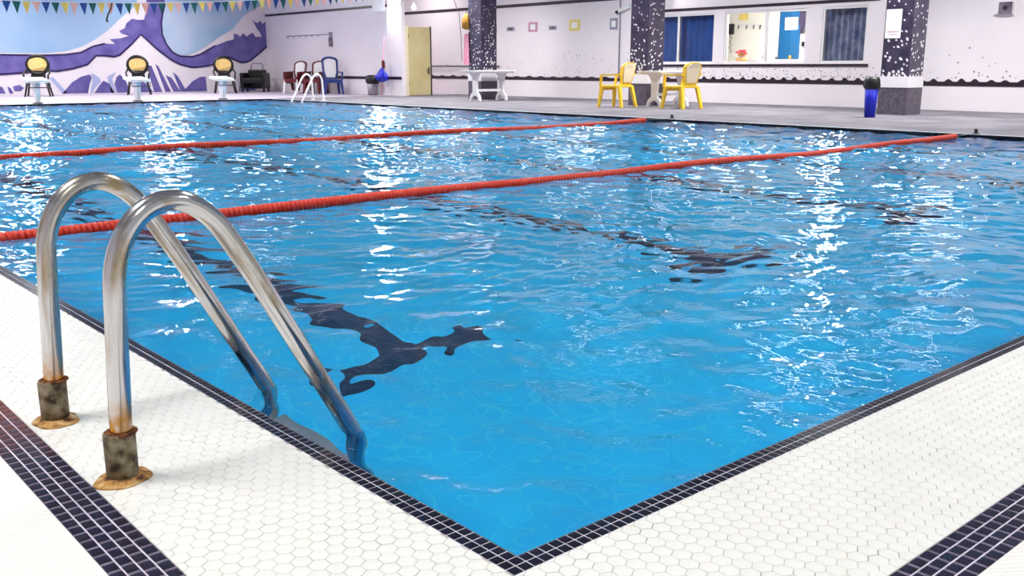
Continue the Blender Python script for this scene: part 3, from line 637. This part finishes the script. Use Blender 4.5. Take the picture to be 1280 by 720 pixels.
# ------------------------------------------------------------------ pool ladders
def make_ladder(name, label, y_a, y_b, mats, group=None):
    """built round local origin on the pool edge: x<0 deck, x>0 water"""
    t = thing(name, label, 'ladder', (0, 0, 0))
    prof = [(-0.345, 0.012), (-0.340, 0.10), (-0.333, 0.26), (-0.327, 0.38)]
    prof += [(-0.322, 0.425), (-0.310, 0.465), (-0.288, 0.502), (-0.258, 0.530), (-0.222, 0.544), (-0.185, 0.543), (-0.150, 0.526), (-0.118, 0.497), (-0.090, 0.458), (-0.064, 0.415), (-0.020, 0.340), (0.060, 0.195), (0.130, 0.068), (0.172, -0.008), (0.188, -0.044), (0.195, -0.085), (0.196, -0.30), (0.196, -0.95)]
    # smooth resample
    P = [Vector((x, 0, z)) for x, z in prof]; path = []
    for i in range(len(P) - 1):
        p0 = P[max(i - 1, 0)]; p1 = P[i]; p2 = P[i + 1]; p3 = P[min(i + 2, len(P) - 1)]
        for k in range(4):
            u = k / 4; path.append(0.5 * ((2 * p1) + (p2 - p0) * u + (2 * p0 - 5 * p1 + 4 * p2 - p3) * u * u + (3 * p1 - p0 - 3 * p2 + p3) * u ** 3))
    path.append(P[-1])
    for y in (y_a, y_b):
        b = MB(); b.tube([p + Vector((0, y, 0)) for p in path], 0.0215, 24); b.build('rail', mats[0], t, True)
        b = MB(); b.lathe([(0.030, 0.0), (0.030, 0.05), (0.0305, 0.094), (0.0285, 0.1), (0.020, 0.1)], (-0.345, y), 32, lambda i, j: 0.02 * math.sin(j * 1.7 + i)); sl = b.build('sleeve', mats[1], t, True)
        b = MB(); b.lathe([(0.0225, 0.095), (0.0306, 0.0965), (0.0310, 0.1005), (0.0225, 0.1015)], (-0.3405, y), 32, lambda i, j: 0.03 * math.sin(j * 2.3 + i)); b.build('rust_lip', mats[3], sl, True)
        b = MB(); b.lathe([(0.054, 0.0), (0.052, 0.003), (0.042, 0.005), (0.033, 0.010), (0.028, 0.010)], (-0.345, y), 36, lambda i, j: (0.09 * math.sin(j * PI / 9 + y * 9) + 0.035 * math.sin(j * 5 * PI / 18 + y * 5)) if i < 3 else 0); b.build('flange', mats[2], t, True)
    for z in (-0.30, -0.55, -0.80):
        b = MB(); b.bbox(0.16, 0.235, y_a + 0.02, y_b - 0.02, z, z + 0.03, 0.006); b.build('tread', M['greybin'], t)
    return t
lad = make_ladder('pool_ladder', 'steel pool ladder with two arched rusty handrails at the near pool edge', 0.79, 1.22, (M['steel'], M['sleeve'], M['flange'], M['rustlip']))
lad2 = make_ladder('pool_ladder', 'small white pool ladder at the far corner in front of the red chairs', -0.22, 0.22, (M['white'], M['whiteflat'], M['whiteflat'], M['whiteflat']))
lad2.location = (POOL_X, 20.45, 0); lad2.rotation_euler = (0, 0, PI); lad2.scale = (1.15, 1.15, 1.15)

# ------------------------------------------------------------------ lane ropes
def float_geo(r, w):
    vs = []; n = 10
    for rr, xx_ in ((r * 0.45, -w / 2), (r * 0.93, -w * 0.42), (r, 0.0), (r * 0.93, w * 0.42), (r * 0.45, w / 2)):
        vs += [(xx_, rr * math.cos(2 * PI * j / n), rr * math.sin(2 * PI * j / n)) for j in range(n)]
    fs = [(i * n + j, i * n + (j + 1) % n, (i + 1) * n + (j + 1) % n, (i + 1) * n + j) for i in range(4) for j in range(n)] + [tuple(range(n - 1, -1, -1)), tuple(4 * n + j for j in range(n))]
    return vs, fs
def lane_rope(y0, label, parts, r, pitch, x_end):
    t = thing('lane_rope', label, 'lane rope', (0, 0, 0), group='red float ropes across the pool')
    ry = lambda x: y0 + 0.035 * math.sin(0.9 * x + y0) + 0.02 * math.sin(2.3 * x)
    rz_ = lambda x: WATER_Z + 0.012 + 0.008 * math.sin(1.7 * x + y0) + (0.025 * max(0, (x - x_end + 0.8)) if x > x_end - 0.8 else 0)
    b = MB(); b.tube([(0.042, ry(0), -0.01), (0.12, ry(0.1), WATER_Z + 0.012)] + [(0.12 + 0.25 * i, ry(0.12 + 0.25 * i), rz_(0.12 + 0.25 * i)) for i in range(1, 43)] + [(POOL_X + 0.02, ry(POOL_X), 0.0)], 0.006, 6); b.build('cable', M['cable'], t)
    fv, ff = float_geo(r, pitch * 0.94); fb_ = MB(); fb_.add(fv, ff); fme = fb_.mesh('float', M['rope'], True)
    xs = [0.14 + pitch * i for i in range(int((x_end - 0.14) / pitch))]
    vis = [x for x in xs if visible((x, ry(x), 0))]; rest = [x for x in xs if x not in set(vis)]
    rest = vis[parts:] + rest; rest_b = MB()
    for x in vis[:parts]:
        o = link('float', fme, t, loc=(x, ry(x), rz_(x))); o.rotation_euler = (random.random(), 0.0, random.uniform(-0.07, 0.07))
    A = np.array(fv)
    for x in rest: rest_b.add(A + np.array((x, ry(x), rz_(x))), ff)
    if rest: rest_b.build('float_run', M['rope'], t, True, kind='stuff')
    return t
lane_rope(4.17, 'near orange red float rope stretched right across the pool behind the ladder', 300, 0.036, 0.030, 10.75)
lane_rope(8.95, 'far red float rope across the pool towards the starting blocks', 0, 0.038, 0.034, 10.55)
for yy_, lab in ((4.17, 'small dark rope anchor on the far edge where the near float rope ends'), (8.95, 'small dark rope anchor on the far edge where the far float rope ends')):
    a = thing('rope_anchor', lab, 'anchor', (POOL_X + 0.12, yy_, 0)); b = MB(); b.lathe([(0.05, 0), (0.05, 0.01), (0.02, 0.015), (0.02, 0.05), (0.01, 0.06)], n=12); b.build('post', M['black'], a)
    b = MB(); b.tube([(-0.02 - 0.03 * math.cos(i * PI / 4), 0, 0.045 + 0.02 * math.sin(i * PI / 4)) for i in range(9)], 0.006, 6); b.build('ring', M['black'], a)

# ------------------------------------------------------------------ starting blocks
def make_block(label, x):
    t = thing('starting_block', label, 'starting block', (onY(x, 127, POOL_Y + 0.15).x, POOL_Y + 0.15, 0), group='white starting blocks by the mural')
    b = MB(); P = [(-0.24, 0.46), (0.24, 0.52), (0.24, 0.58), (-0.24, 0.52)]
    b.prism(P, lambda u, v, w: (-0.23 + w, u, v), 0.46); b.build('platform', M['white'], t)
    b = MB(); b.prism([(-0.06, 0.0), (0.06, 0.0), (0.17, 0.5), (-0.17, 0.47)], lambda u, v, w: (-0.045 + w, u, v), 0.09); b.build('pedestal', M['whiteflat'], t)
    b = MB(); b.bbox(-0.08, 0.08, -0.10, 0.10, 0, 0.03, 0.006); b.build('base_plate', M['cable'], t)
    b = MB(); b.tube([(-0.22, -0.28, 0.46), (-0.22, -0.30, 0.36), (0.22, -0.30, 0.36), (0.22, -0.28, 0.46)], 0.012, 8); b.build('grab_bar', M['cable'], t)
    return t
make_block('white starting block by the first wicker chair on the picture left', 47)
make_block('white starting block in front of the middle black wicker chair', 172.5)
make_block('white starting block in front of the wicker chair nearest the red chairs', 279)

# ------------------------------------------------------------------ chairs
def panel(b, poly, y0, z0, lean, thick, bow=0.0):
    n = len(poly); f = lambda u, v, w: (u, y0 + (v - z0) * lean + w + bow * (u * u) * 3.0, v)
    return b.prism(poly, f, thick)
def wicker_chair(label, loc, rz):
    """faces -Y"""
    t = thing('wicker_chair', label, 'chair', loc, rz, 'black wicker armchairs along the mural')
    K = M['black']
    ov = arc(0, 0.88, 0.24, 0.21, 0, 2 * PI, 24)[:-1]
    b = MB(); panel(b, ov, 0.26, 0.45, 0.18, 0.05, -0.3); bk = b.build('backrest_cushion', M['tan'], t)
    b = MB(); b.tube([(0.27 * math.cos(a), 0.27 + (0.86 + 0.25 * math.sin(a) - 0.45) * 0.18, 0.86 + 0.25 * math.sin(a)) for a in [i * 2 * PI / 24 for i in range(25)]], 0.05, 8, caps=False); b.build('back_frame', K, t, True)
    b = MB(); panel(b, [(-0.2, 0.42), (0.2, 0.42), (0.17, 0.7), (-0.17, 0.7)], 0.24, 0.45, 0.16, 0.07); b.build('lower_back', K, t)
    b = MB(); b.bbox(-0.27, 0.27, -0.26, 0.27, 0.38, 0.45, 0.02); b.build('seat', K, t)
    for sx in (-1, 1):
        b = MB(); b.tube([(sx * 0.25, 0.30, 0.80), (sx * 0.31, 0.16, 0.68), (sx * 0.33, -0.1, 0.63), (sx * 0.31, -0.26, 0.60), (sx * 0.29, -0.27, 0.42)], 0.026, 8); b.build('armrest', K, t, True)
        for sy in (-1, 1): b = MB(); b.cyl((sx * 0.24, sy * 0.23, 0.40), (sx * 0.32, sy * 0.32, 0.0), 0.03, 0.024, 8); b.build('leg', K, t, True)
    return t
for px_, lab in ((47, 'black wicker armchair with oval tan cushion, leftmost of the three along the mural'), (173, 'black wicker armchair with oval tan cushion under the white mountain of the mural'), (281, 'black wicker armchair with oval tan cushion nearest the red chairs')):
    p = onZ(px_, 119.6); p = CAM + (p - CAM) * 1.0
    yy_ = 28.3; d = ray(px_, 100); k_ = (yy_ - CAM.y) / d.y; wicker_chair(lab, (CAM.x + d.x * k_, yy_, 0), math.radians(-22))

def monobloc(label, loc, rz, m, mback, group, back=None, legm=None, hgt=0.9):
    """plastic armchair facing -Y; parts: seat, backrest, armrests, legs"""
    t = thing('plastic_chair', label, 'chair', loc, rz, group); legm = legm or m
    b = MB(); b.bbox(-0.235, 0.235, -0.24, 0.24, 0.40, 0.445, 0.015); b.build('seat', m, t)
    b = MB(); b.box(-0.235, 0.235, -0.25, -0.225, 0.34, 0.41); b.build('seat_apron', m, t)
    out = [(-0.17, 0.43), (0.17, 0.43), (0.235, 0.62), (0.25, hgt - 0.12)] + arc(0, hgt - 0.12, 0.25, 0.12, 0, PI, 12)[1:-1] + [(-0.25, hgt - 0.12), (-0.235, 0.62)]
    b = MB(); panel(b, out, 0.20, 0.43, 0.22, 0.03, -0.15); bk = b.build('backrest', m, t)
    inn = [(u * 0.74, 0.5 + (v - 0.43) * 0.80) for u, v in out]
    b = MB(); panel(b, inn, 0.185, 0.43, 0.22, 0.06, -0.15); b.build('back_panel', mback, bk)
    for sx in (-1, 1):
        b = MB(); b.bar((sx * 0.265, 0.27, 0.66), (sx * 0.275, -0.22, 0.64), 0.055, 0.03); b.bar((sx * 0.275, -0.20, 0.645), (sx * 0.255, -0.23, 0.42), 0.05, 0.035, (0, 1, 0)); b.build('armrest', m, t)
        b = MB(); b.bar((sx * 0.225, -0.21, 0.42), (sx * 0.27, -0.26, 0.0), 0.085, 0.055, (0, 1, 0), 0.06, 0.045); b.build('leg', legm, t)
        b = MB(); b.bar((sx * 0.215, 0.21, 0.42), (sx * 0.26, 0.30, 0.0), 0.085, 0.055, (0, 1, 0), 0.06, 0.045); b.build('leg', legm, t)
    return t
monobloc('yellow plastic armchair beside the wall, left of the white table', (13.93, 12.66, 0), math.radians(180 + 8), M['yellow'], M['backsheen'], 'yellow plastic armchairs')
monobloc('yellow plastic armchair in front of the blue curtained window', (14.35, 11.32, 0), math.radians(180 - 4), M['yellow'], M['backsheen'], 'yellow plastic armchairs')
def side_panels(t):
    for sx in (-1, 1):
        b = MB(); b.prism([(-0.22, 0.63), (0.24, 0.65), (0.28, 0.08), (0.16, 0.08), (0.10, 0.30), (-0.12, 0.30), (-0.18, 0.08), (-0.25, 0.08)], lambda u, v, w: (sx * 0.285 - 0.01 + w, u, v), 0.02); b.build('side_panel', M['darkred'], t)
side_panels(monobloc('dark red chair with white back behind the far pool ladder', (14.35, 26.75, 0), math.radians(-68), M['darkred'], M['white'], 'dark red and white chairs', legm=M['white'], hgt=1.0))
side_panels(monobloc('dark red chair with white back next to the blue chair', (14.62, 26.0, 0), math.radians(-60), M['darkred'], M['white'], 'dark red and white chairs', legm=M['darkred'], hgt=1.0))
monobloc('blue plastic chair with white back against the white corner wall', (14.6, 24.95, 0), math.radians(-20), M['bluech'], M['white'], None, hgt=1.12)
# black chair in the mural corner
t = thing('black_armchair', 'bulky black armchair with pale arched top rail at the mural end', 'chair', (14.2, 29.2, 0), math.radians(-45))
b = MB(); b.bbox(-0.3, 0.3, -0.3, 0.3, 0.28, 0.45, 0.03); b.build('seat', M['black'], t)
b = MB(); b.bbox(-0.3, 0.3, 0.2, 0.32, 0.1, 0.72, 0.03); b.build('backrest', M['black'], t)
b = MB(); b.tube([(-0.2, 0.27, 0.7), (-0.2, 0.27, 0.86), (-0.15, 0.27, 0.92), (0.15, 0.27, 0.92), (0.2, 0.27, 0.86), (0.2, 0.27, 0.7)], 0.022, 8); b.build('top_rail', M['greybin'], t, True)
for sx in (-1, 1):
    b = MB(); b.bbox(sx * 0.36 - 0.06, sx * 0.36 + 0.06, -0.3, 0.3, 0.12, 0.62, 0.03); b.build('armrest', M['black'], t)
    for sy in (-0.25, 0.25): b = MB(); b.box(sx * 0.36 - 0.03, sx * 0.36 + 0.03, sy - 0.03, sy + 0.03, 0, 0.12); b.build('leg', M['black'], t)
b = MB(); b.tube([(-0.42, -0.33, 0.02), (-0.42, -0.33, 0.55)], 0.03, 8); b.build('front_post', M['greybin'], t, True)

# ------------------------------------------------------------------ white tables
def table(label, loc, rz=0.0):
    """long axis along X; two pedestals with arched feet"""
    t = thing('white_table', label, 'table', loc, rz, 'white plastic tables on the walkway')
    out = []
    for cx, cy, a in ((0.58, 0.26, 0), (-0.58, 0.26, PI / 2), (-0.58, -0.26, PI), (0.58, -0.26, 1.5 * PI)): out += arc(cx, cy, 0.08, 0.08, a, a + PI / 2, 5)
    b = MB(); b.prism(out, lambda u, v, w: (u, v, 0.70 + w), 0.03); b.prism([(u * 0.93, v * 0.9) for u, v in out], lambda u, v, w: (u, v, 0.66 + w), 0.04); b.build('tabletop', M['white'], t)
    for x in (-0.42, 0.42):
        pr = [(0.22, 0.67), (0.14, 0.62), (0.085, 0.52), (0.075, 0.25)] + arc(0, 0.0, 0.2, 0.22, math.radians(68), 0, 8) + arc(0, 0.0, 0.13, 0.13, 0, PI, 10) + arc(0, 0.0, 0.2, 0.22, PI, math.radians(112), 8) + [(-0.075, 0.25), (-0.085, 0.52), (-0.14, 0.62), (-0.22, 0.67)]
        b = MB(); b.prism(pr, lambda u, v, w: (x - 0.03 + w, u, v), 0.06); b.build('pedestal', M['white'], t)
    b = MB(); b.box(-0.4, 0.4, -0.02, 0.02, 0.22, 0.28); b.build('stretcher', M['white'], t)
    return t
table('white plastic table standing alone in front of the farthest column', (14.55, 17.5, 0), 0.0)
table('white plastic table between the two yellow chairs', (14.95, 12.16, 0), 0.0)

# ------------------------------------------------------------------ bins, mop, hanging things
t = thing('waste_bin', 'tall bright blue bin with black liner beside the noticed column', 'bin', (13.98, 7.10, 0))
b = MB(); b.lathe([(0.085, 0), (0.11, 0.52), (0.10, 0.52)], n=20); b.build('body', M['bluebin'], t, True)
b = MB(); b.lathe([(0.112, 0.45), (0.135, 0.50), (0.125, 0.60), (0.10, 0.645), (0.06, 0.65)], n=16, jit=lambda i, j: 0.08 * math.sin(j * 2.1 + i)); b.build('liner', M['black'], t, True)
t = thing('waste_bin', 'grey metal bin with black bag against the white corner wall', 'bin', (14.85, 23.12, 0))
b = MB(); b.lathe([(0.14, 0), (0.16, 0.40), (0.15, 0.40)], n=20); b.build('body', M['greybin'], t, True)
b = MB(); b.lathe([(0.165, 0.33), (0.2, 0.38), (0.19, 0.52), (0.15, 0.57), (0.08, 0.58)], n=18, jit=lambda i, j: 0.08 * math.sin(j * 2.3 + i)); b.build('liner', M['black'], t, True)
t = thing('mop', 'blue headed mop with pink handle leaning beside the grey bin', 'mop', (14.84, 22.6, 0))
b = MB(); b.cyl((-0.04, 0.0, 0.02), (0.12, 0.02, 1.66), 0.016, n=8); b.build('handle', M['pink'], t, True)
b = MB(); b.lathe([(0.03, 0.38), (0.13, 0.44), (0.17, 0.54), (0.10, 0.66), (0.03, 0.78)], (0.0, 0.0), 12, lambda i, j: 0.3 * math.sin(j * 2.4 + i)); b.build('cloth_head', M['bluebin'], t)
b = MB(); b.lathe([(0.03, 0.74), (0.05, 0.82), (0.045, 0.95), (0.02, 1.0)], (0.05, 0.0), 10, lambda i, j: 0.25 * math.sin(j * 2.4 + i)); b.build('red_cloth', M['darkred'], t)
# towel and bag hanging on the wall side of the farthest column
p = onX(580, 45, c1.x - 0.03); hx, hy = c1.x - 0.03, c1.y + 0.56
t = thing('pink_towel', 'pink towel hanging on the side of the farthest mosaic column', 'towel', (hx, hy, 0))
b = MB(); n = 10; vs = []
for i in range(n + 1):
    u = -0.11 + 0.22 * i / n; w = 0.015 * math.sin(i * 1.9); vs += [(w, u * 0.8, 1.62), (w * 1.4, u, 0.86)]
k_ = len(vs); vs += [(x + 0.012, y, z) for x, y, z in vs]
b.add(vs, [(2 * i, 2 * i + 1, 2 * i + 3, 2 * i + 2) for i in range(n)] + [(k_ + 2 * i, k_ + 2 * i + 2, k_ + 2 * i + 3, k_ + 2 * i + 1) for i in range(n)] + [(0, 2 * n, k_ + 2 * n, k_), (1, 2 * n + 1, k_ + 2 * n + 1, k_ + 1)]); b.build('cloth', M['pink'], t, True)
b = MB(); b.cyl((0.0, 0.0, 1.60), (0.06, -0.07, 1.60), 0.012, n=8); b.build('hook', M['cable'], t)
t = thing('ochre_bag', 'ochre bag hanging above the pink towel on the farthest column', 'bag', (hx, hy, 0))
b = MB(); b.lathe([(0.02, 1.72), (0.09, 1.76), (0.1, 1.92), (0.06, 2.06), (0.02, 2.12)], (0, 0), 12, lambda i, j: 0.15 * math.sin(j * 1.7)); b.build('sack', M['ochre'], t, True)
b = MB(); b.tube([(0, 0, 2.1), (0.01, -0.03, 2.2), (0.06, -0.07, 2.22)], 0.008, 6); b.build('strap', M['black'], t)
b = MB(); b.tube([(hx - 0.02, hy + 0.16, 0.95), (hx - 0.02, hy + 0.18, 1.5), (hx - 0.02, hy + 0.25, 2.1), (hx - 0.02, hy + 0.45, 2.45), (hx + 0.0, hy + 0.3, 2.55), (hx, hy + 0.16, 2.5)], 0.008, 6)
tag(b.build('hanging_wire', M['cable'], None, True), 'thin grey wire looping beside the farthest column', 'wire')

# ------------------------------------------------------------------ wall signs
def sign(name, px0, py0, px1, py1, m, label, cat, inner=None):
    q = pbox(px0, py0, px1, py1, RW, 0.015); t = thing(name, label, cat, (0, 0, 0)); b = MB(); b.box(*q); b.build('plate', m, t)
    if inner:
        dy = (q[3] - q[2]) * 0.22; dz = (q[5] - q[4]) * 0.22; b = MB(); b.box(q[0] - 0.004, q[0], q[2] + dy, q[3] - dy, q[4] + dz, q[5] - dz); b.build('sign_face', inner, t)
    return t
sign('wall_sign', 634, 34, 643, 38.5, M['greysign'], 'small grey lettered plate next to the farthest column', 'sign', M['fleck'])
sign('wall_sign', 661, 28, 672, 39.5, M['pinksign'], 'pink square notice between two small grey plates', 'sign', M['paper'])
sign('wall_sign', 686.5, 32.5, 695.5, 37, M['greysign'], 'small grey lettered plate beside the yellow square notice', 'sign', M['fleck'])
sign('wall_sign', 712, 25, 725, 38, M['yellowsign'], 'yellow square notice on the white wall', 'sign', M['paper'])
sign('wall_sign', 763, 23, 772, 36.5, M['greysign'], 'grey notice next to the vertical pipe by the middle column', 'sign', M['paper'])
sign('thermometer', 616.5, 31, 621, 41, M['greysign'], 'narrow grey thermometer board beside the farthest column', 'thermometer', M['fleck'])
b = MB(); p = onX(774.5, 40, RW - 0.03); b.tube([(p.x, p.y, 0.55), (p.x, p.y, CEIL)], 0.016, 8); tag(b.build('wall_pipe', M['greysign'], None, True), 'thin vertical grey pipe on the wall left of the middle column', 'pipe')
t = thing('wall_bracket', 'white bracket arm with dark tip on the wall by the middle column', 'bracket', (RW - 0.03, p.y, 0)); p2 = onX(787, 8, RW - 0.03)
b = MB(); b.bar((0, p2.y - p.y, p2.z), (-0.05, 0.02, p2.z - 0.1), 0.05, 0.08); b.build('arm', M['white'], t); b = MB(); b.cyl((-0.06, 0.02, p2.z - 0.11), (-0.05, 0.08, p2.z - 0.13), 0.04, n=10); b.build('tip', M['black'], t)
# coat rail on the corner wall
a = onX(358, 45.5, NW); c = onX(412, 45.5, NW); t = thing('coat_rail', 'faint grey rail of hooks high on the white corner wall', 'hooks', (NW - 0.012, 0, 0))
b = MB(); b.box(0, 0.012, c.y, a.y, a.z - 0.015, a.z + 0.015); b.build('rail', M['greysign'], t)
for i in range(6):
    y = a.y + (c.y - a.y) * (i + 0.5) / 7; b = MB(); b.tube([(0, y, a.z), (-0.05, y, a.z - 0.02), (-0.05, y, a.z - 0.07)], 0.012, 6); b.build('hook', M['greysign'], t)
q = pbox(412, 40, 416, 58, NW, 0.06); t = thing('dispenser', 'small dark and ochre dispenser on the white corner wall', 'dispenser', (0, 0, 0)); b = MB(); b.bbox(q[0], q[1], q[2], q[3], q[4], q[4] + (q[5] - q[4]) * 0.6, 0.01); b.build('body', M['fleck'], t); b = MB(); b.bbox(q[0] + 0.01, q[1], q[2] + 0.01, q[3] - 0.01, q[4] + (q[5] - q[4]) * 0.6, q[5], 0.01); b.build('cap', M['greysign'], t)
# boxy unit high on the wall at the far right
q = pbox(1252, 3, 1267, 17, RW, 0.10); t = thing('wall_speaker', 'small dark framed speaker high on the wall beyond the noticed column', 'speaker', (0, 0, 0))
b = MB(); b.box(q[0] + 0.02, q[1], q[2], q[3] + 0.1, q[4], q[5]); b.build('housing', M['white'], t)
b = MB(); b.box(q[0], q[0] + 0.02, q[2], q[3], q[4], q[5]); b.build('front', M['fleck'], t)
cyy, czz = (q[2] + q[3]) / 2, (q[4] + q[5]) / 2; b = MB(); b.cyl((q[0], cyy, czz), (q[0] - 0.008, cyy, czz), 0.055, n=16); b.build('cone', M['colbase'], t); b = MB(); b.cyl((q[0] - 0.008, cyy, czz), (q[0] - 0.014, cyy, czz), 0.025, n=12); b.build('dust_cap', M['black'], t)

# ------------------------------------------------------------------ bunting
bt = thing('flag_bunting', 'string of blue, green, yellow and pink flags above the far pool end', 'bunting', (0, 17.3, 0))
bz = lambda x: 1.90 + 0.0093 * (x - 3.7) ** 2
b = MB(); b.tube([(x, 0.0 if x < 12 else (x - 12) * 0.33, bz(x)) for x in [-4.5 + 0.4 * i for i in range(49)]], 0.008, 6); b.build('cord', M['whiteflat'], bt)
x = 1.9; i = 0
while x < 11.2:
    b = MB(); dx = random.uniform(-0.012, 0.012); sw = random.uniform(-0.02, 0.02); hgt = 0.205 * random.uniform(0.92, 1.05)
    z0 = bz(x) - 0.006
    b.add([(x - 0.07, -0.002, bz(x - 0.07)), (x + 0.07, -0.002, bz(x + 0.07)), (x + dx, sw, z0 - hgt), (x - 0.07, 0.002, bz(x - 0.07)), (x + 0.07, 0.002, bz(x + 0.07)), (x + dx, sw + 0.004, z0 - hgt)], [(0, 1, 2), (5, 4, 3), (0, 3, 4, 1), (1, 4, 5, 2), (2, 5, 3, 0)])
    b.build('flag', FLAGM[(i + 0) % 4], bt); x += 0.157; i += 1
pe = onY(140, 6, 17.3); b = MB(); b.tube([(pe.x, 0, bz(pe.x)), (pe.x - 0.03, -0.02, pe.z - 0.06), (pe.x - 0.1, -0.03, pe.z - 0.18), (pe.x - 0.13, -0.03, pe.z - 0.27), (pe.x - 0.11, -0.03, pe.z - 0.30)], [0.012, 0.012, 0.014, 0.018, 0.02], 6); b.build('loose_end', M['black'], bt)

# ------------------------------------------------------------------ lamps (each lamp carries its own light)
def added_panel(x, y, k=1.0, sp=118):  # unseen ceiling panels, added to light the hall
    t = thing('added_ceiling_light', 'unseen long ceiling light panel added to light the pool hall', 'ceiling light', (x, y, CEIL), group='added ceiling light panels')
    b = MB(); b.box(-0.2, 0.2, -0.75, 0.75, -0.09, 0.0); b.build('housing', M['white'], t)
    area_light('added_panel_light', (0, 0, -0.095), (0, 0, 0), 0.36, 1.4, PANEL_W * k, (1.0, 0.985, 0.97), t, math.radians(sp))
for x in (-1.6, 2.6, 6.8, 11.0, 14.4):
    for y in (-2.5, 1.8, 6.1, 10.4, 14.7, 19.0, 23.3, 27.6):
        if x > 14 and y > 21: x = 16.4
        added_panel(x, y, 0.95 if (x < 0 or y < 0) else (0.9 if y < 12 and x < 12 else (0.6 if x > 16 else (2.6 if x > 14 else 1.5))), 152 if (x > 10 or y > 12) else 118)
def added_bay(x, y, label):  # unseen round lights, added for caustic veins on the pool floor
    t = thing('added_bay_light', label, 'ceiling light', (x, y, 3.45), group='added round high bay lights')
    b = MB(); b.lathe([(0.24, 0.0), (0.22, 0.08), (0.10, 0.20), (0.05, 0.22)], n=24); b.build('reflector', M['greybin'], t, True)
    b = MB(); b.cyl((0, 0, 0.2), (0, 0, CEIL - 3.45), 0.012, n=8); b.build('rod', M['cable'], t)
    l = area_light('added_bay_fill', (0, 0, 0.01), (0, 0, 0), 0.3, 0.3, BAY_W, (1.0, 0.99, 0.97), t, math.radians(106), True); l.data.shape = 'DISK'
for x in (2.2, 5.6, 9.0):
    for y in (3.6, 8.2): added_bay(x, y, 'unseen round high bay light added for caustics in the near half of the pool')
def flood(label, loc, aim, s=0.30, k=1.0):
    loc = Vector(loc); d = (Vector(aim) - loc).normalized(); t = thing('flood_light', label, 'flood light', loc)
    t.rotation_euler = d.to_track_quat('-Z', 'Y').to_euler()
    b = MB(); b.bbox(-s / 2 - 0.03, s / 2 + 0.03, -s / 2 - 0.03, s / 2 + 0.03, 0.0, 0.1, 0.01); b.build('housing', M['white'], t)
    b = MB(); b.box(-0.03, 0.03, -0.03, 0.03, 0.1, 0.24); b.build('bracket', M['white'], t)
    area_light('flood', (0, 0, -0.004), (0, 0, 0), s, s, FLOOD_W * k, (1, 0.99, 0.97), t)
p = onX(473, 6, NW - 0.2); flood('bright white flood light on the corner wall beside the cream door', p, (5, 10, 0))
p = onY(195, -22, MW - 0.34); flood('bright flood light above the mural crest', p, (4, 8, 0))
p = onY(10, -22, MW - 0.34); flood('bright flood light above the left part of the mural', p, (2, 8, 0))
p = onX(829, -22, RW - 0.2); flood('bright flood light above the blue curtained window', p, (4, 4, 0), 0.2, 0.4)
p = onX(1052, -26, RW - 0.3); flood('bright flood light above the striped drape window', p, (4, 3, 0), 0.2, 0.4)
t = thing('ceiling_bulb', 'small round white bulb hanging above the cream door', 'bulb', (16.2, onX(517, 0, 16.2).y, 2.50))
b = MB(); b.lathe([(0.01, -0.07), (0.05, -0.05), (0.07, 0.0), (0.05, 0.05), (0.025, 0.09), (0.02, 0.12)], n=14); b.build('globe', M['glow'], t, True)
b = MB(); b.cyl((0, 0, 0.12), (0, 0, CEIL - 2.50), 0.008, n=6); b.build('cord', M['white'], t)
